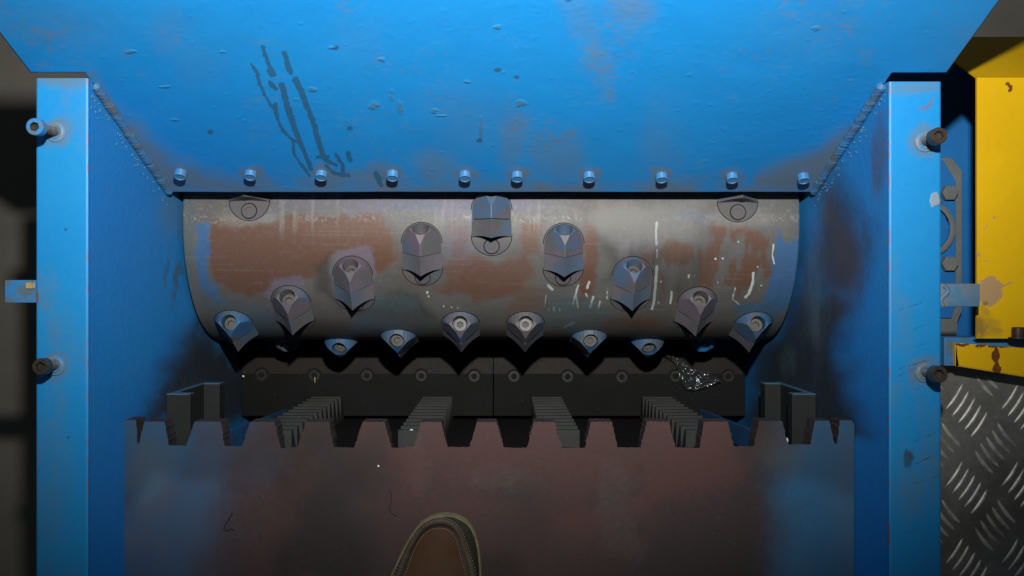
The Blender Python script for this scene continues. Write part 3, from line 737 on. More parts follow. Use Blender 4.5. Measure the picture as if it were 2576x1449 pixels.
# insert: V block with hollow-ground front face
bm = bmesh.new(); n_ = 12; back = []; frt = []
for i in range(2 * n_ + 1):
    q = (i - n_) / n_; a_ = abs(q); x = q * HW * .985
    zz = .0252 * (1 - a_) - .0022 * math.sin(math.pi * a_) * 1.0 + .0012
    back.append((x * .97, -.0034, zz - .0009)); frt.append((x, .0168 + .0045 * (1 - a_) ** 2.2 + .0018 * a_ ** 3, zz))
lo_b = [(HW * .97, -.0034, -.009), (-HW * .97, -.0034, -.009)]; lo_f = [(HW * .97, .0168, -.009), (-HW * .97, .0168, -.009)]
vb = [bm.verts.new(p_) for p_ in back + lo_b]; vf = [bm.verts.new(p_) for p_ in frt + lo_f]
m_ = len(vb)
for i in range(m_): bm.faces.new((vb[i], vb[(i + 1) % m_], vf[(i + 1) % m_], vf[i]))
c_ = bm.verts.new((0, .0168, .002))
for i in range(m_): bm.faces.new((vf[i], vf[(i + 1) % m_], c_))
bm.faces.new(vb)
ins_me = bpy.data.meshes.new('cutting_insert'); bmesh.ops.recalc_face_normals(bm, faces=bm.faces); bm.to_mesh(ins_me); bm.free(); ins_me.materials.append(M_ins); shade(ins_me, 12)
# lock screw in the lower half of the plug
bm = bmesh.new(); Ml = Matrix.Translation((0, .0305, -.0022)) @ Matrix.Rotation(-.0305 / RR, 4, 'X')
socket(bm, .0094, .0008, -.002, .0050, .0035, M=Ml, cham=.0005); lathe(bm, [(.0106, .00002), (.0104, .0005), (.0096, .0005)], 30, Ml, 2)
lck_me = bpy.data.meshes.new('lock_screw'); bmesh.ops.recalc_face_normals(bm, faces=bm.faces); bm.to_mesh(lck_me); bm.free()
for m_ in (M_plug, M_bore, M_gap): lck_me.materials.append(m_)
shade(lck_me, 30)

teeth = [(0, .8, 0), (-.0906, 15.9, 0), (.0935, 16.2, 0), (-.182, 31.3, 0), (.184, 31.5, 0), (-.268, 46, 0), (.274, 46.7, 0), (-.3535, 61, 1), (.358, 62, 1),
         (-.0432, 61.8, 0), (.0455, 61.8, 0), (-.133, 77.5, 1), (.137, 78, 1), (-.2215, 93.5, 1), (.226, 94, 1), (-.308, 109, 1), (.314, 109, 1), (-.3135, -15.2, 0), (.3185, -14.6, 0)]
residue = None
for k, (x, deg, bl_) in enumerate(teeth):
    t = R_(deg); nrm_ = Vector((0, -math.sin(t), math.cos(t))); u = Vector((0, -math.cos(t), -math.sin(t)))
    M = Matrix((Vector((-1, 0, 0)), u, nrm_)).transposed().to_4x4()
    M = Matrix.Translation(AX + Vector((x, 0, 0)) + nrm_ * (RR - .0002)) @ M
    ho = put('cutting_tooth', hm2 if bl_ else hm, rotor, M)
    for nm, me_ in (('mounting_plug', plug_me), ('cutting_insert', ins_me), ('socket_screw', scr_me), ('lock_screw', lck_me)):
        c = bpy.data.objects.new(nm, me_); COL.objects.link(c); c.parent = ho

# ------------------------------------------------------------------ pusher
PD = 1.014; ZT = H - PD
push = empty('pusher', P(1231, 1449, PD), 'dark brown steel pusher plate with a toothed front edge and blue worn sides', 'pusher')
out = [(313, 1330), (313, 1056), (342, 1056), (346, 1116), (350, 1115), (363, 1060), (414, 1060), (425, 1120), (469, 1121), (489, 1060), (555, 1060), (565, 1121), (609, 1122), (629, 1061), (690, 1061), (706, 1127), (748, 1124), (771, 1061), (829, 1061), (838, 1124), (890, 1126), (912, 1061), (967, 1061), (985, 1126),
       (1042, 1124), (1059, 1061), (1110, 1061), (1125, 1124), (1181, 1124), (1200, 1061), (1249, 1061), (1268, 1125), (1325, 1126), (1343, 1061), (1395, 1061), (1413, 1126), (1472, 1126), (1486, 1061), (1540, 1061), (1554, 1125), (1612, 1125), (1627, 1060), (1682, 1060), (1700, 1125), (1760, 1126), (1771, 1060), (1831, 1060), (1846, 1122),
       (1897, 1122), (1909, 1059), (1967, 1059), (1983, 1118), (2040, 1117), (2050, 1058), (2085, 1058), (2100, 1117), (2106, 1115), (2113, 1057), (2142, 1057), (2149, 1066)]
o3 = [(P(a_, b_, PD).x, P(a_, b_, PD).y) for a_, b_ in out]
o3[0] = (o3[1][0], o3[0][1])
# roughen the flame-cut flanks
pts = []; rr_ = random.Random(4)
for i in range(len(o3)):
    a_ = Vector(o3[i]); b_ = Vector(o3[(i + 1) % len(o3)]) if i < len(o3) - 1 else None
    pts.append(a_)
    if b_ is not None and i > 1:
        L = (b_ - a_).length; kk = max(1, int(L / .0022)); nn_ = Vector((-(b_ - a_).y, (b_ - a_).x)).normalized()
        flank = abs((b_ - a_).y) > abs((b_ - a_).x)
        for j in range(1, kk): pts.append(a_.lerp(b_, j / kk) + nn_ * rr_.gauss(0, .00035 if flank else .0002))
xl, xr = o3[1][0], o3[-1][0]; YB = -.62; YJ = P(0, 1127, PD).y - .003
# top sheet: dense painted grid below the teeth, n-gon strip for the teeth
bm = bmesh.new()
poly_pts = [Vector((xl, YJ))] + pts[1:] + [Vector((xr, YJ))]
hi = [bm.verts.new((p_.x, p_.y, ZT)) for p_ in poly_pts]; lo = [bm.verts.new((p_.x, p_.y - .009 * max(0, min(1, (P(0, 1100, PD).y - p_.y) / .008)), ZT - .026)) for p_ in poly_pts]
f = bm.faces.new(hi); 
for i in range(len(hi) - 1):
    q = bm.faces.new((hi[i], hi[i + 1], lo[i + 1], lo[i])); q.material_index = 1
bmesh.ops.triangulate(bm, faces=[f])
top = [f_ for f_ in bm.faces if f_.material_index == 0]
for it in range(4):
    es = list({e_ for f_ in bm.faces if f_.material_index == 0 for e_ in f_.edges if e_.calc_length() > .006 and all(g_.material_index == 0 for g_ in e_.link_faces)})
    if es:
        bmesh.ops.subdivide_edges(bm, edges=es, cuts=1); ng = [f_ for f_ in bm.faces if len(f_.verts) > 3 and f_.material_index == 0]
        bmesh.ops.triangulate(bm, faces=ng)
me = bpy.data.meshes.new('toothed_edge'); bmesh.ops.recalc_face_normals(bm, faces=bm.faces); bm.to_mesh(me); bm.free()
def push_masks(me):
    co = verts_np(me); px, py = proj(co); x, y = co[:, 0], co[:, 1]
    f1 = fbm(x * 9, y * 9, 100); f2 = fbm(x * 25, y * 25, 101)
    wob = (f1 - .5) * 260
    lb = sst(790, 380, px + wob + (py - 1060) * .12) * (.75 + .5 * f2); rb = sst(1850, 2030, px + wob * .6 - (py - 1060) * .03) * (.75 + .4 * f2)
    blue = np.clip(np.maximum(lb, rb), 0, 1)
    blue = np.maximum(blue, .35 * blob(px, py, 640, 1170, 90, 60, .8, .5, 7))
    beige = np.clip(.7 * blob(px, py, 380, 1200, 60, 120, .8, .6, 3) + .55 * blob(px, py, 1960, 1150, 70, 60, .8, .6, 4) + .35 * blob(px, py, 1270, 1200, 90, 40, .8, .6, 5) + .5 * sst(.58, .75, fbm(x * 14, y * 14, 105)) * .7 + .4 * blob(px, py, 2120, 1250, 40, 200, .8, .6, 6), 0, 1)
    red = np.clip(.75 * sst(1330, 1060, py + (f1 - .5) * 300) * sst(800, 950, px) * sst(1950, 1750, px) + .45 * sst(.52, .68, fbm(x * 7, y * 7, 107)), 0, 1)
    red = np.maximum(red, .7 * blob(px, py, 1290, 1130, 50, 14, .6, .5, 9))
    dark = np.clip(.7 * sst(.48, .7, fbm(x * 6, y * 6, 109)) + .4 * sst(1250, 1450, py), 0, 1)
    rs3 = np.random.RandomState(23); sc1 = np.zeros(len(co))
    for i in range(60):
        x0_ = rs3.uniform(330, 2120); y0_ = rs3.uniform(1070, 1440); L_ = rs3.uniform(15, 90); a_ = rs3.uniform(0, 3.14)
        m = (np.abs(px - x0_) < 100) & (np.abs(py - y0_) < 100)
        if m.any(): sc1[m] = np.maximum(sc1[m], rs3.uniform(.25, .6) * streak(px[m], py[m], [(x0_, y0_), (x0_ + L_ * math.cos(a_), y0_ + L_ * math.sin(a_))], .6, 2.0, 1.0, i))
    beige = np.maximum(beige, sc1)
    set_attr(me, 'm1', np.stack([blue, beige, red, dark], -1))
    me.materials.append(M_push); me.materials.append(M_pedge)
push_masks(me); put('toothed_edge', me, push)
gx = np.linspace(xl, xr, 300); gy = np.linspace(YB, YJ, 150); A, B = np.meshgrid(gx, gy, indexing='ij')
me = grid_mesh('top_plate', np.stack([A, B, np.full_like(A, ZT)], -1)); push_masks(me); tp = put('top_plate', me, push)
bm = bmesh.new(); box(bm, (xl + .0002, YB, ZT - .026), (xr - .0002, YJ - .0005, ZT - .0008)); obj('plate_core', bm, M_pside, push)
YF = -.2085
bm = bmesh.new(); box(bm, (-.3325, YB, H - 1.46), (.3325, YF, ZT - .0265), .001); obj('front_block', bm, M_pside, push)
for s_ in (-1, 1):
    bm = bmesh.new()
    v = [(s_ * .3330, -.176, H - 1.07), (s_ * .3330, -.193, H - 1.455), (s_ * .3330, -.222, H - 1.455), (s_ * .3330, -.222, H - 1.07)]
    vv = [bm.verts.new(p_) for p_ in v]; v2 = [bm.verts.new((p_[0] - s_ * .006, p_[1], p_[2])) for p_ in v]
    bm.faces.new(vv); bm.faces.new(list(reversed(v2)))
    for i in range(4): bm.faces.new((vv[i], vv[(i + 1) % 4], v2[(i + 1) % 4], v2[i]))
    obj('blue_edge_strip', bm, M_bstrip, push)
# racks of saw-toothed plates on the pusher's front
prot = None
for xc in (-.2625, -.0880, .0835, .2575):
    if prot is None:
        bm = bmesh.new(); pz = 1.098
        for k in range(12):
            z = H - pz - k * .0305
            prf = [(YF - .002, z), (-.1705, z), (-.1708, z - .008), (YF + .006, z - .0285), (YF - .002, z - .0285)]
            a_ = [bm.verts.new((-.0232, y, zz)) for y, zz in prf]; b_ = [bm.verts.new((.0232, y, zz)) for y, zz in prf]
            bm.faces.new(a_); bm.faces.new(list(reversed(b_)))
            for i in range(5): bm.faces.new((a_[i], a_[(i + 1) % 5], b_[(i + 1) % 5], b_[i]))
        o = obj('toothed_rack', bm, M_rack, push); prot = o
    else: o = prot.copy(); COL.objects.link(o)
    o.matrix_basis = Matrix.Translation((xc, 0, 0))

# ------------------------------------------------------------------ neighbouring yellow cabinet
cab = empty('yellow_cabinet', (.56, 0, 0), 'yellow painted steel cabinet with a sloped end, standing beside the right post', 'cabinet')
CD = .98; xc0 = P(2457, 500, CD).x; yt = P(0, 195, CD).y; ybm = P(0, 851, CD).y
gx = np.linspace(xc0, xc0 + .42, 160); gy = np.linspace(ybm, yt, 260); A, B = np.meshgrid(gx, gy, indexing='ij')
me = grid_mesh('cabinet_top', np.stack([A, B, np.full_like(A, H - CD)], -1))
co = verts_np(me); px, py = proj(co)
sc_ = blob(px, py, 2490, 732, 36, 34, .18, .5, 3); sc_ = np.maximum(sc_, streak(px, py, [(2520, 722), (2548, 708)], 2, 1.5, 1.5)); sc_ = np.maximum(sc_, .8 * blob(px, py, 2460, 640, 4, 8, .3, .6)); sc_ = np.maximum(sc_, .7 * streak(px, py, [(2475, 578), (2490, 555)], 2, 1.5, 2)); sc_ = np.maximum(sc_, .8 * blob(px, py, 2502, 547, 5, 4, .3, .6)); sc_ = np.maximum(sc_, .6 * blob(px, py, 2480, 655, 7, 3, .3, .6))
drt = .9 * blob(px, py, 2465, 822, 18, 30, .6, .7, 5); drt = np.maximum(drt, .5 * poly(px, py, [(2455, 770), (2480, 760), (2530, 830), (2520, 850), (2455, 850)], 14, 14, 14)); drt = np.maximum(drt, .5 * sst(2459, 2456.5, px)); drt = np.maximum(drt, .8 * blob(px, py, 2478, 762, 8, 5, .5, .7, 15))
rd = poly(px, py, [(2534, 198), (2540, 212), (2549, 214), (2542, 234), (2536, 232), (2538, 218), (2530, 213)], 2, 2, 5)
set_attr(me, 'm1', np.stack([sc_, drt, rd, 0 * rd], -1)); me.materials.append(M_yel); put('cabinet_top', me, cab)
bm = bmesh.new(); yz = .305; zs = H - 1.11
def quad(bm, *p): bm.faces.new([bm.verts.new(q) for q in p])
X1 = xc0 + .42
quad(bm, (xc0, yt, H - CD), (X1, yt, H - CD), (X1, yz, zs), (xc0, yz, zs))
obj('sloped_end', bm, M_yel, cab)
bm = bmesh.new()
quad(bm, (xc0 + .0002, yt, H - CD - .0005), (xc0 + .0002, yz, zs - .0005), (xc0 + .0002, yz, zs - .003), (xc0 + .0002, yt, H - CD - .003), (xc0 + .0002, ybm, H - CD - .003), (xc0 + .0002, ybm, H - CD - .0005))
quad(bm, (xc0, yz, zs), (X1, yz, zs), (X1, yz, .08), (xc0 + .1, yz, .08), (xc0 + .1, yz, zs - .003), (xc0, yz, zs - .003)); quad(bm, (xc0, ybm, H - CD), (X1, ybm, H - CD), (X1, ybm, H - CD - .010), (xc0, ybm, H - CD - .010))
obj('cabinet_side', bm, M_yel, cab)
bm = bmesh.new(); c = P(2544, 851, .985)
lathe(bm, [(0, 0), (.0063, 0), (.0065, .001), (.0063, .011), (.0055, .012), (0, .012)], 24, Matrix.Translation((c.x, ybm + .0005, H - .972)) @ Matrix.Rotation(math.pi / 2 * -1, 4, 'X'))
obj('cap_screw', bm, M_black, cab, 35)
bm = bmesh.new(); lathe(bm, [(.0063, 0), (.0095, 0), (.0095, .0012), (.0063, .0012)], 24, Matrix.Translation((c.x, ybm + .0006, H - .972)) @ Matrix.Rotation(-math.pi / 2, 4, 'X')); obj('washer', bm, M_black, cab, 35)

# yellow bar below the cabinet, on a blue ledge
bar = empty('yellow_bar', P(2480, 900, .99), 'scuffed yellow steel bar with a dark brown drip, below the yellow cabinet', 'bar')
BD = .990
q = [P(2403, 862, BD), P(2440, 862, BD), P(2500, 867, BD), P(2660, 882, BD), P(2660, 962, BD), P(2414, 921, BD), P(2404, 915, BD)]
gx = np.linspace(0, 1, 160); gv = np.linspace(0, 1, 60); A, B = np.meshgrid(gx, gv, indexing='ij')
TLx, TRx = P(2403, 0, BD).x, P(2660, 0, BD).x
Xg = TLx + (TRx - TLx) * A; Yt = P(0, 862, BD).y - .0085 * A; Ybt = P(0, 920, BD).y - .0178 * A
Yg = Yt + (Ybt - Yt) * B
Xg = Xg + .004 * B * (A < .001)
me = grid_mesh('bar_face', np.stack([Xg, Yg, np.full_like(A, H - BD)], -1), flip=True)
co = verts_np(me); px, py = proj(co)
br = np.maximum(blob(px, py, 2504, 893, 9, 22, .25, .5, 2), blob(px, py, 2506, 928, 11, 16, .25, .6, 3)); br = np.maximum(br, poly(px, py, [(2483, 866), (2520, 868), (2522, 874), (2485, 873)], 2, 4, 6)); br = np.maximum(br, poly(px, py, [(2404, 864), (2440, 865), (2425, 872), (2404, 869)], 2, 3, 6)); br = np.maximum(br, .8 * blob(px, py, 2468, 869, 12, 6, .4, .8, 4)); br = np.maximum(br, .7 * blob(px, py, 2520, 870, 20, 4, .4, .8, 5))
drt = np.maximum(.9 * sst(2411, 2404, px + (fbm(px / 5, py / 5, 3) - .5) * 8), .6 * sst(.003, .0005, co[:, 1] - (P(0, 920, BD).y - .0178 * (co[:, 0] - TLx) / (TRx - TLx))))
set_attr(me, 'm1', np.stack([0 * br, drt, br, 0 * br], -1)); me.materials.append(M_yel); put('bar_face', me, bar)
bm = bmesh.new(); P4 = [(TLx, P(0, 862, BD).y), (TRx, P(0, 862, BD).y - .0085), (TRx, P(0, 920, BD).y - .0178), (TLx + .0005, P(0, 920, BD).y)]
prism(bm, P4, H - BD - .006, H - BD - .0006); obj('bar_body', bm, M_yel, bar)
ledge = empty('blue_base_frame', (.5, 0, 0), 'blue painted machine base with bolted cover plate between the right post and yellow cabinet', 'machine frame')
bm = bmesh.new()
box(bm, (P(2376, 0, .998).x, P(0, 848, .998).y, H - .998), (P(2900, 0, .998).x, P(0, 920, .998).y, H - 1.03), .001)
obj('ledge', bm, M_bolt, ledge)
bm = bmesh.new(); box(bm, (WO + .001, P(0, 905, 1.2).y, H - 1.22), (.72, .295, H - 1.24), .002)
obj('side_panel', bm, M_deepb, ledge)
def pl(pts, d, th_, name, mat, par):
    bm = bmesh.new(); prism(bm, [(P(a_, b_, d).x, P(a_, b_, d).y) for a_, b_ in pts], H - d - th_, H - d, bev=.0008); return obj(name, bm, mat, par)
cv = pl([(2340, 396), (2394, 396), (2420, 428), (2420, 782), (2407, 808), (2407, 846), (2340, 846)], 1.195, .024, 'cover_plate', M_grey, ledge)
pl([(2340, 403), (2374, 403), (2405, 455), (2405, 770), (2394, 792), (2394, 800), (2340, 800)], 1.191, .003, 'cover_face', M_deepb, cv)
for y_ in (485, 663):
    bm = bmesh.new(); c = P(2388, y_, 1.185)
    prism(bm, [(.0105 * math.cos(i * math.pi / 3), .0105 * math.sin(i * math.pi / 3)) for i in range(6)], -.006, .004, 0, Matrix.Translation(c), bev=.001)
    obj('hex_bolt', bm, M_grey, cv)
bm = bmesh.new(); c = P(2330, 575, 1.188); lathe(bm, [(.030, -.003), (.037, -.003), (.037, .003), (.035, .004), (.030, .003)], 40, Matrix.Translation(c)); obj('round_flange', bm, M_grey, cv, 40)

# ------------------------------------------------------------------ tread plate
tr = empty('tread_plate', P(2480, 1200, 1.3), 'scuffed grey aluminium tread plate with raised bars beside the right post', 'tread plate')
TD = 1.03
a = P(2340, 880, TD); b = P(2900, 1700, TD)
bm = bmesh.new(); box(bm, (a.x, b.y, H - TD - .004), (b.x, a.y, H - TD)); obj('plate', bm, M_tread, tr)
bm = bmesh.new()
def bar_(px_, py_, dx, dy, ln):
    if py_ < 935: return
    c = P(px_, py_, TD); dv = Vector((dx, -dy, 0)).normalized(); nv = Vector((-dv.y, dv.x, 0)); rows = []
    K = 10; L = ln / FOC * TD
    for i in range(K + 1):
        t = i / K * 2 - 1; wd = .0022 * math.sqrt(max(0, 1 - t * t)) + .0001; hgt = .0016 * math.sqrt(max(0, 1 - t * t)); bow = -.0018 * (1 - t * t)
        pc = c + dv * (t * L) + nv * bow
        rows.append([bm.verts.new(pc + nv * wd), bm.verts.new(pc + nv * wd * .5 + Vector((0, 0, hgt))), bm.verts.new(pc - nv * wd * .5 + Vector((0, 0, hgt))), bm.verts.new(pc - nv * wd)])
    for r0, r1 in zip(rows[:-1], rows[1:]):
        for j in range(3): bm.faces.new((r0[j], r0[j + 1], r1[j + 1], r1[j]))
for i in range(-1, 4):
    for j in range(-1, 5):
        gx_ = 2213 + (375 + i * 240) * .583; gy_ = 603.6 + (735 + j * 333) * .583
        for k in range(-2, 3): bar_(gx_ + k * 15.5, gy_ + k * 17.5, .55, -.83, 38)
        gx_ = 2213 + (500 + (i - 1) * 240) * .583; gy_ = 603.6 + (897 + j * 333) * .583
        for k in range(-2, 3): bar_(gx_ + k * 14, gy_ - k * 17.5, .62, .79, 38)
obj('raised_bars', bm, M_treadbar, tr, 60)

# ------------------------------------------------------------------ shoe standing on the pusher
shoe = empty('shoe', P(1110, 1440, PD), 'brown leather moccasin toe with tan welt and stitched apron standing on the pusher plate', 'shoe')
def sc1(l): return [(952.4 + a_ * .1296, 1260.9 + b_ * .1296) for a_, b_ in l]
outl = sc1([(-180, 2300), (20, 1900), (220, 1449), (400, 1060), (520, 830), (700, 560), (900, 370), (1150, 285), (1400, 272), (1600, 340), (1780, 470), (1900, 700), (1960, 950), (1990, 1200), (2005, 1449), (2010, 1900), (1990, 2300)])
outl = [(740, 1880), (790, 1750), (850, 1660)][::1] + outl[0:] 
apr = sc1([(340, 1800), (480, 1449), (620, 1080), (735, 850), (850, 705), (1000, 605), (1150, 575), (1300, 600), (1420, 680), (1520, 850), (1580, 1080), (1660, 1340), (1690, 1449), (1740, 1800)])
SD = .985
def smooth_closed(pts, n):
    P_ = [Vector(p_) for p_ in pts]; m = len(P_); out_ = []
    L = [0]
    for i in range(m): L.append(L[-1] + (P_[(i + 1) % m] - P_[i]).length)
    for k in range(n):
        s_ = L[-1] * k / n; i = max(j for j in range(m) if L[j] <= s_); t = (s_ - L[i]) / (L[i + 1] - L[i])
        p0, p1, p2, p3 = P_[i - 1], P_[i], P_[(i + 1) % m], P_[(i + 2) % m]
        out_.append(.5 * ((2 * p1) + (-p0 + p2) * t + (2 * p0 - 5 * p1 + 4 * p2 - p3) * t * t + (-p0 + 3 * p1 - 3 * p2 + p3) * t ** 3))
    return out_
# footprint in metres: toe from the measured outline, heel end continued to a full shoe length
def w2(l, d): return [(P(a_, b_, d).x, P(a_, b_, d).y) for a_, b_ in l]
o_m = w2(outl[3:], SD + .012); toe = list(o_m)
rx, ry = toe[-1]; lx, ly = toe[0]
full = toe + [(rx - .004, ry - .04), (rx - .012, ry - .08), (rx - .016, ry - .11), (rx - .03, ry - .135), (rx - .052, ry - .142), (rx - .078, ry - .132), (lx + .012, ry - .10), (lx + .004, ry - .06)]
full = smooth_closed(full, 220)
a_m = w2(apr, SD - .035)
ax0, ay0 = a_m[0]; bx0, by0 = a_m[-1]
afull = smooth_closed(a_m + [((ax0 + bx0) / 2 + .02, by0 - .03), ((ax0 + bx0) / 2 - .02, by0 - .03)], 220)
# match the two loops by angle about a shared centre
cen = Vector((sum(p_.x for p_ in afull) / 220, sum(p_.y for p_ in afull) / 220))
def ray(loop, ang):
    d_ = Vector((math.cos(ang), math.sin(ang))); best = None
    for i in range(len(loop)):
        p_, q_ = loop[i] - cen, loop[(i + 1) % len(loop)] - cen
        den = d_.x * (q_.y - p_.y) - d_.y * (q_.x - p_.x)
        if abs(den) < 1e-12: continue
        t = (p_.x * (q_.y - p_.y) - p_.y * (q_.x - p_.x)) / den; u_ = (p_.x * d_.y - p_.y * d_.x) / den
        if t > 0 and -1e-6 <= u_ <= 1 + 1e-6: best = t if best is None else max(best, t)
    return cen + d_ * (best or .02)
NA = 240
ringO = [ray(full, 2 * math.pi * i / NA) for i in range(NA)]; ringA = [ray(afull, 2 * math.pi * i / NA) for i in range(NA)]
def loft(levels, closed_top=None):
    bm = bmesh.new(); rings = []
    for f_ in levels: rings.append([bm.verts.new(f_(i)) for i in range(NA)])
    for r0, r1 in zip(rings[:-1], rings[1:]):
        for i in range(NA): bm.faces.new((r0[i], r0[(i + 1) % NA], r1[(i + 1) % NA], r1[i]))
    if closed_top is not None:
        c = bm.verts.new(closed_top)
        for i in range(NA): bm.faces.new((rings[-1][i], rings[-1][(i + 1) % NA], c))
    return bm
def inw(p_, k): d_ = (p_ - cen).normalized(); return p_ - d_ * k
zb = ZT + .0005
bm = loft([lambda i: (*inw(ringO[i], .003), zb), lambda i: (*ringO[i], zb + .002), lambda i: (*ringO[i], zb + .011), lambda i: (*inw(ringO[i], .0012), zb + .013), lambda i: (*inw(ringO[i], .0028), zb + .0128), lambda i: (*inw(ringO[i], .0038), zb + .010)])
obj('welt', bm, M_welt, shoe, 50)
def lift(y): return max(0, (cen.y + .02 - y)) * .22
def side_lv(t):
    def g(i):
        a_, b_ = inw(ringO[i], .0030), ringA[i]; p_ = a_.lerp(b_, t)
        zz = zb + .011 + (.036 + lift(b_.y)) * (math.sin(t * math.pi / 2) ** .75)
        wr = .0007 * math.sin(i * 2.3) * math.sin(t * math.pi) * (1 if b_.y > cen.y + .01 else .2)
        return (p_.x, p_.y, zz + wr)
    return g
bm = loft([side_lv(t) for t in (0, .08, .2, .35, .5, .65, .8, .9, .96, 1.0)] + [lambda i: (*inw(ringA[i], .0008), zb + .0455 + lift(ringA[i].y))])
obj('upper', bm, M_upper, shoe, 70)
def roll_lv(a):
    def g(i):
        c_ = inw(ringA[i], -.0052); o_ = (c_ - cen).normalized() * (.0036 * math.cos(a))
        return (c_.x + o_.x, c_.y + o_.y, zb + .0455 + lift(ringA[i].y) + .0022 * math.sin(a) - .0012 + .0003 * math.sin(i * 1.9))
    return g
bm = loft([roll_lv(a) for a in (-.3, .2, .7, 1.2, 1.57, 2.0, 2.5, 3.0, 3.4)])
obj('rolled_seam', bm, M_roll, shoe, 80)
def ap_lv(t):
    def g(i):
        p_ = ringA[i].lerp(cen, t); return (p_.x, p_.y, zb + .0462 + lift(p_.y) + .007 * (1 - (1 - t) ** 2) - (.0022 if t < .01 else 0))
    return g
bm = loft([ap_lv(t) for t in (.0, .02, .045, .1, .2, .35, .5, .7, .9)], (cen.x, cen.y, zb + .0532 + lift(cen.y)))
obj('apron', bm, M_apron, shoe, 80)
bm = bmesh.new()
for ringk, off, rad in ((ringA, -.0006, .0006), (ringA, -.0096, .0006)):
    acc = 0; lastp = None
    for i in range(NA * 6):
        a_ = ringk[(i // 6) % NA]; b_ = ringk[(i // 6 + 1) % NA]; p_ = a_.lerp(b_, (i % 6) / 6)
        if p_.y < cen.y - .07: continue
        if lastp is None or (p_ - lastp).length > .0026:
            q = inw(p_, off if off < -.001 else .0012)
            t = 0 if off > -.001 else None
            zz = zb + .0468 + lift(p_.y) if off > -.001 else zb + .0462 + lift(p_.y)
            if off < -.001 and p_.y < cen.y: lastp = p_; continue
            dr = (b_ - a_).normalized()
            F = Matrix.Translation((q.x, q.y, zz)) @ Matrix.Rotation(math.atan2(dr.y, dr.x), 4, 'Z') @ Matrix.Diagonal((1.6, .55, .5, 1))
            bmesh.ops.create_icosphere(bm, subdivisions=1, radius=rad * 1.1, matrix=F); lastp = p_
obj('stitching', bm, [M_stitch], shoe, 60)

# ------------------------------------------------------------------ plastic film scrap on the knife
def film():
    def m(a_, b_): return (2400 / 1.491 + a_ * .1111, 1280 / 1.491 + b_ * .1111)
    top = [(600, 300), (700, 310), (850, 390), (1000, 510), (1150, 600), (1350, 660), (1550, 740), (1750, 830), (1860, 920)]
    bot = [(610, 340), (680, 400), (800, 470), (850, 650), (960, 960), (1080, 1070), (1260, 1085), (1500, 1020), (1770, 910)]
    U = 46; V = 22; g = np.zeros((U, V, 3)); rs_ = np.random.RandomState(2)
    for i in range(U):
        t = i / (U - 1) * (len(top) - 1); k = min(int(t), len(top) - 2); fr = t - k
        a_ = Vector(top[k]).lerp(Vector(top[k + 1]), fr); b_ = Vector(bot[k]).lerp(Vector(bot[k + 1]), fr)
        for j in range(V):
            p_ = a_.lerp(b_, j / (V - 1)); p_ = Vector((p_.x + rs_.normal() * 5, p_.y + rs_.normal() * 5))
            h = .010 + .012 * fbm(np.array([i * .35]), np.array([j * .45]), 33)[0] + .0015 * rs_.rand()
            q = P(*m(p_.x, p_.y), KD - h); g[i, j] = q
    me = grid_mesh('film', g); me.materials.append(M_film)
    for p_ in me.polygons: p_.use_smooth = True
    return me
fo = put('plastic_film_scrap', film())
so = fo.modifiers.new('t', 'SOLIDIFY'); so.thickness = .0003
tag(fo, 'crumpled clear plastic film scrap lying over the counter knife screws', 'plastic scrap')
bm = bmesh.new()
def mm(a_, b_, h=.02): return P(2400 / 1.491 + a_ * .1111, 1280 / 1.491 + b_ * .1111, KD - h)
tube(bm, [mm(540, 262), mm(590, 310), mm(640, 320), mm(800, 400), mm(1000, 530), mm(1200, 635), mm(1400, 685), mm(1600, 760), mm(1800, 860), mm(1860, 930), mm(1885, 1010)], lambda t: .0009 * (1.1 - t * .5), 6)
tube(bm, [mm(600, 320), mm(560, 380), mm(560, 420)], .0006, 6); tube(bm, [mm(950, 1050), mm(870, 1090), mm(820, 1160)], .0005, 6)
tube(bm, [mm(960, 960), mm(1080, 1075), mm(1260, 1090), mm(1510, 1020), mm(1650, 960), mm(1770, 900)], .0006, 6)
o = obj('rolled_edge', bm, M_film, None, 60); o.parent = fo

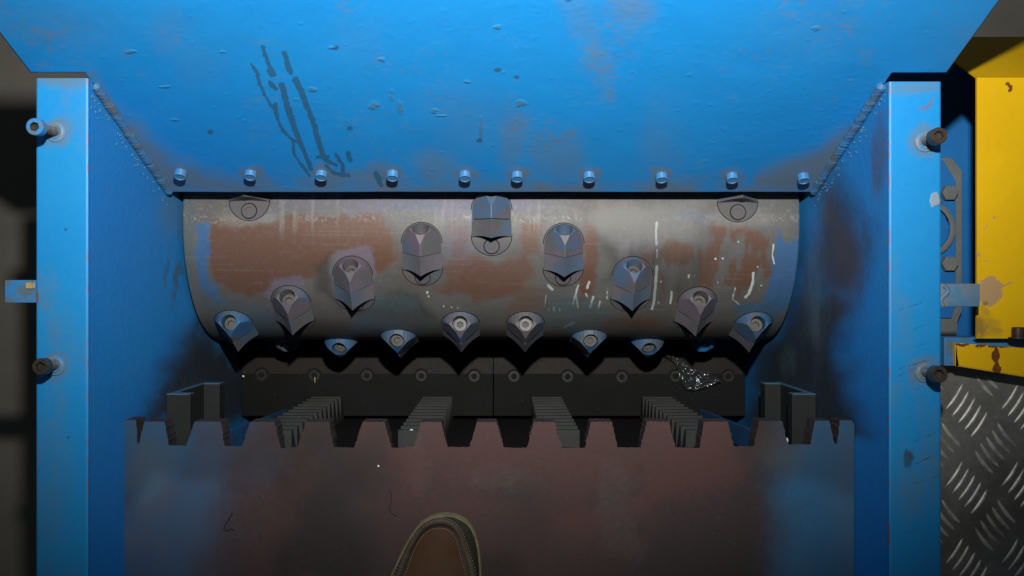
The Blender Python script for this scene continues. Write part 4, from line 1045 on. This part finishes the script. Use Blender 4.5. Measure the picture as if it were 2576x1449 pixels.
# ------------------------------------------------------------------ small debris
def scrap(name, pts, d, th_, mat, label, cat):
    bm = bmesh.new(); prism(bm, [(P(a_, b_, d).x, P(a_, b_, d).y) for a_, b_ in pts], H - d - th_, H - d); tag(obj(name, bm, mat), label, cat)
def fibre(pts, d, r, label):
    bm = bmesh.new(); tube(bm, [P(a_, b_, d) for a_, b_ in pts], r, 6); tag(obj('loose_fibre', bm, M_hair, None, 60), label, 'fibre')
fibre([(585, 1290), (575, 1308), (566, 1320), (563, 1332), (570, 1335), (580, 1330), (590, 1333)], PD - .0008, .0005, 'small dark kinked fibre lying on the left half of the pusher plate')
fibre([(978, 1232), (985, 1245), (984, 1262), (978, 1276), (985, 1290), (998, 1299)], PD - .0008, .0003, 'thin dark hair lying on the pusher plate above and left of the shoe')
def grain(name, px_, py_, d, r, mat, label, cat, sq=(1, 1, .7)):
    bm = bmesh.new(); bmesh.ops.create_icosphere(bm, subdivisions=2, radius=r, matrix=Matrix.Translation(P(px_, py_, d - r * .6)) @ Matrix.Diagonal((*sq, 1)))
    rr2 = random.Random(int(px_))
    for v in bm.verts: v.co += Vector((rr2.gauss(0, r * .08), rr2.gauss(0, r * .08), 0))
    tag(obj(name, bm, mat, None, 60), label, cat)
grain('plastic_granule', 429, 1094, 1.138, .0018, M_white, 'tiny white granule on the left pusher guide', 'granule')
grain('plastic_granule', 1035, 1081, 1.098, .0012, M_white, 'tiny white granule on the rack under the pusher edge', 'granule', (1.8, .8, .7))
grain('plastic_granule', 1979, 1108, PD + .012, .0022, M_white, 'pale granule wedged at the right-hand tooth gap of the pusher', 'granule', (.8, 1.6, 1))
grain('plastic_granule', 612, 946, KD, .0018, M_white, 'grey speck at the left end of the counter knife', 'granule')
grain('wood_splinter', 792, 955, KD - .003, .0016, M_amber, 'short tan splinter sticking from the second knife screw', 'splinter', (.7, 3.4, .7))
grain('plastic_granule', 952, 1172, PD, .0012, M_white, 'tiny white granule on the reddish part of the pusher plate', 'granule')
bm = bmesh.new(); rs = np.random.RandomState(11)
def speck(c, r): bmesh.ops.create_icosphere(bm, subdivisions=1, radius=r, matrix=Matrix.Translation(c))
for i in range(150):
    speck(P(rs.uniform(320, 2140), rs.uniform(1135, 1440), PD), rs.uniform(.00015, .0004))
for i in range(50): speck(P(rs.uniform(620, 1880), rs.uniform(900, 1040), KD), rs.uniform(.0002, .0006))
tag(obj('dust_specks', bm, M_grey), kind='stuff')
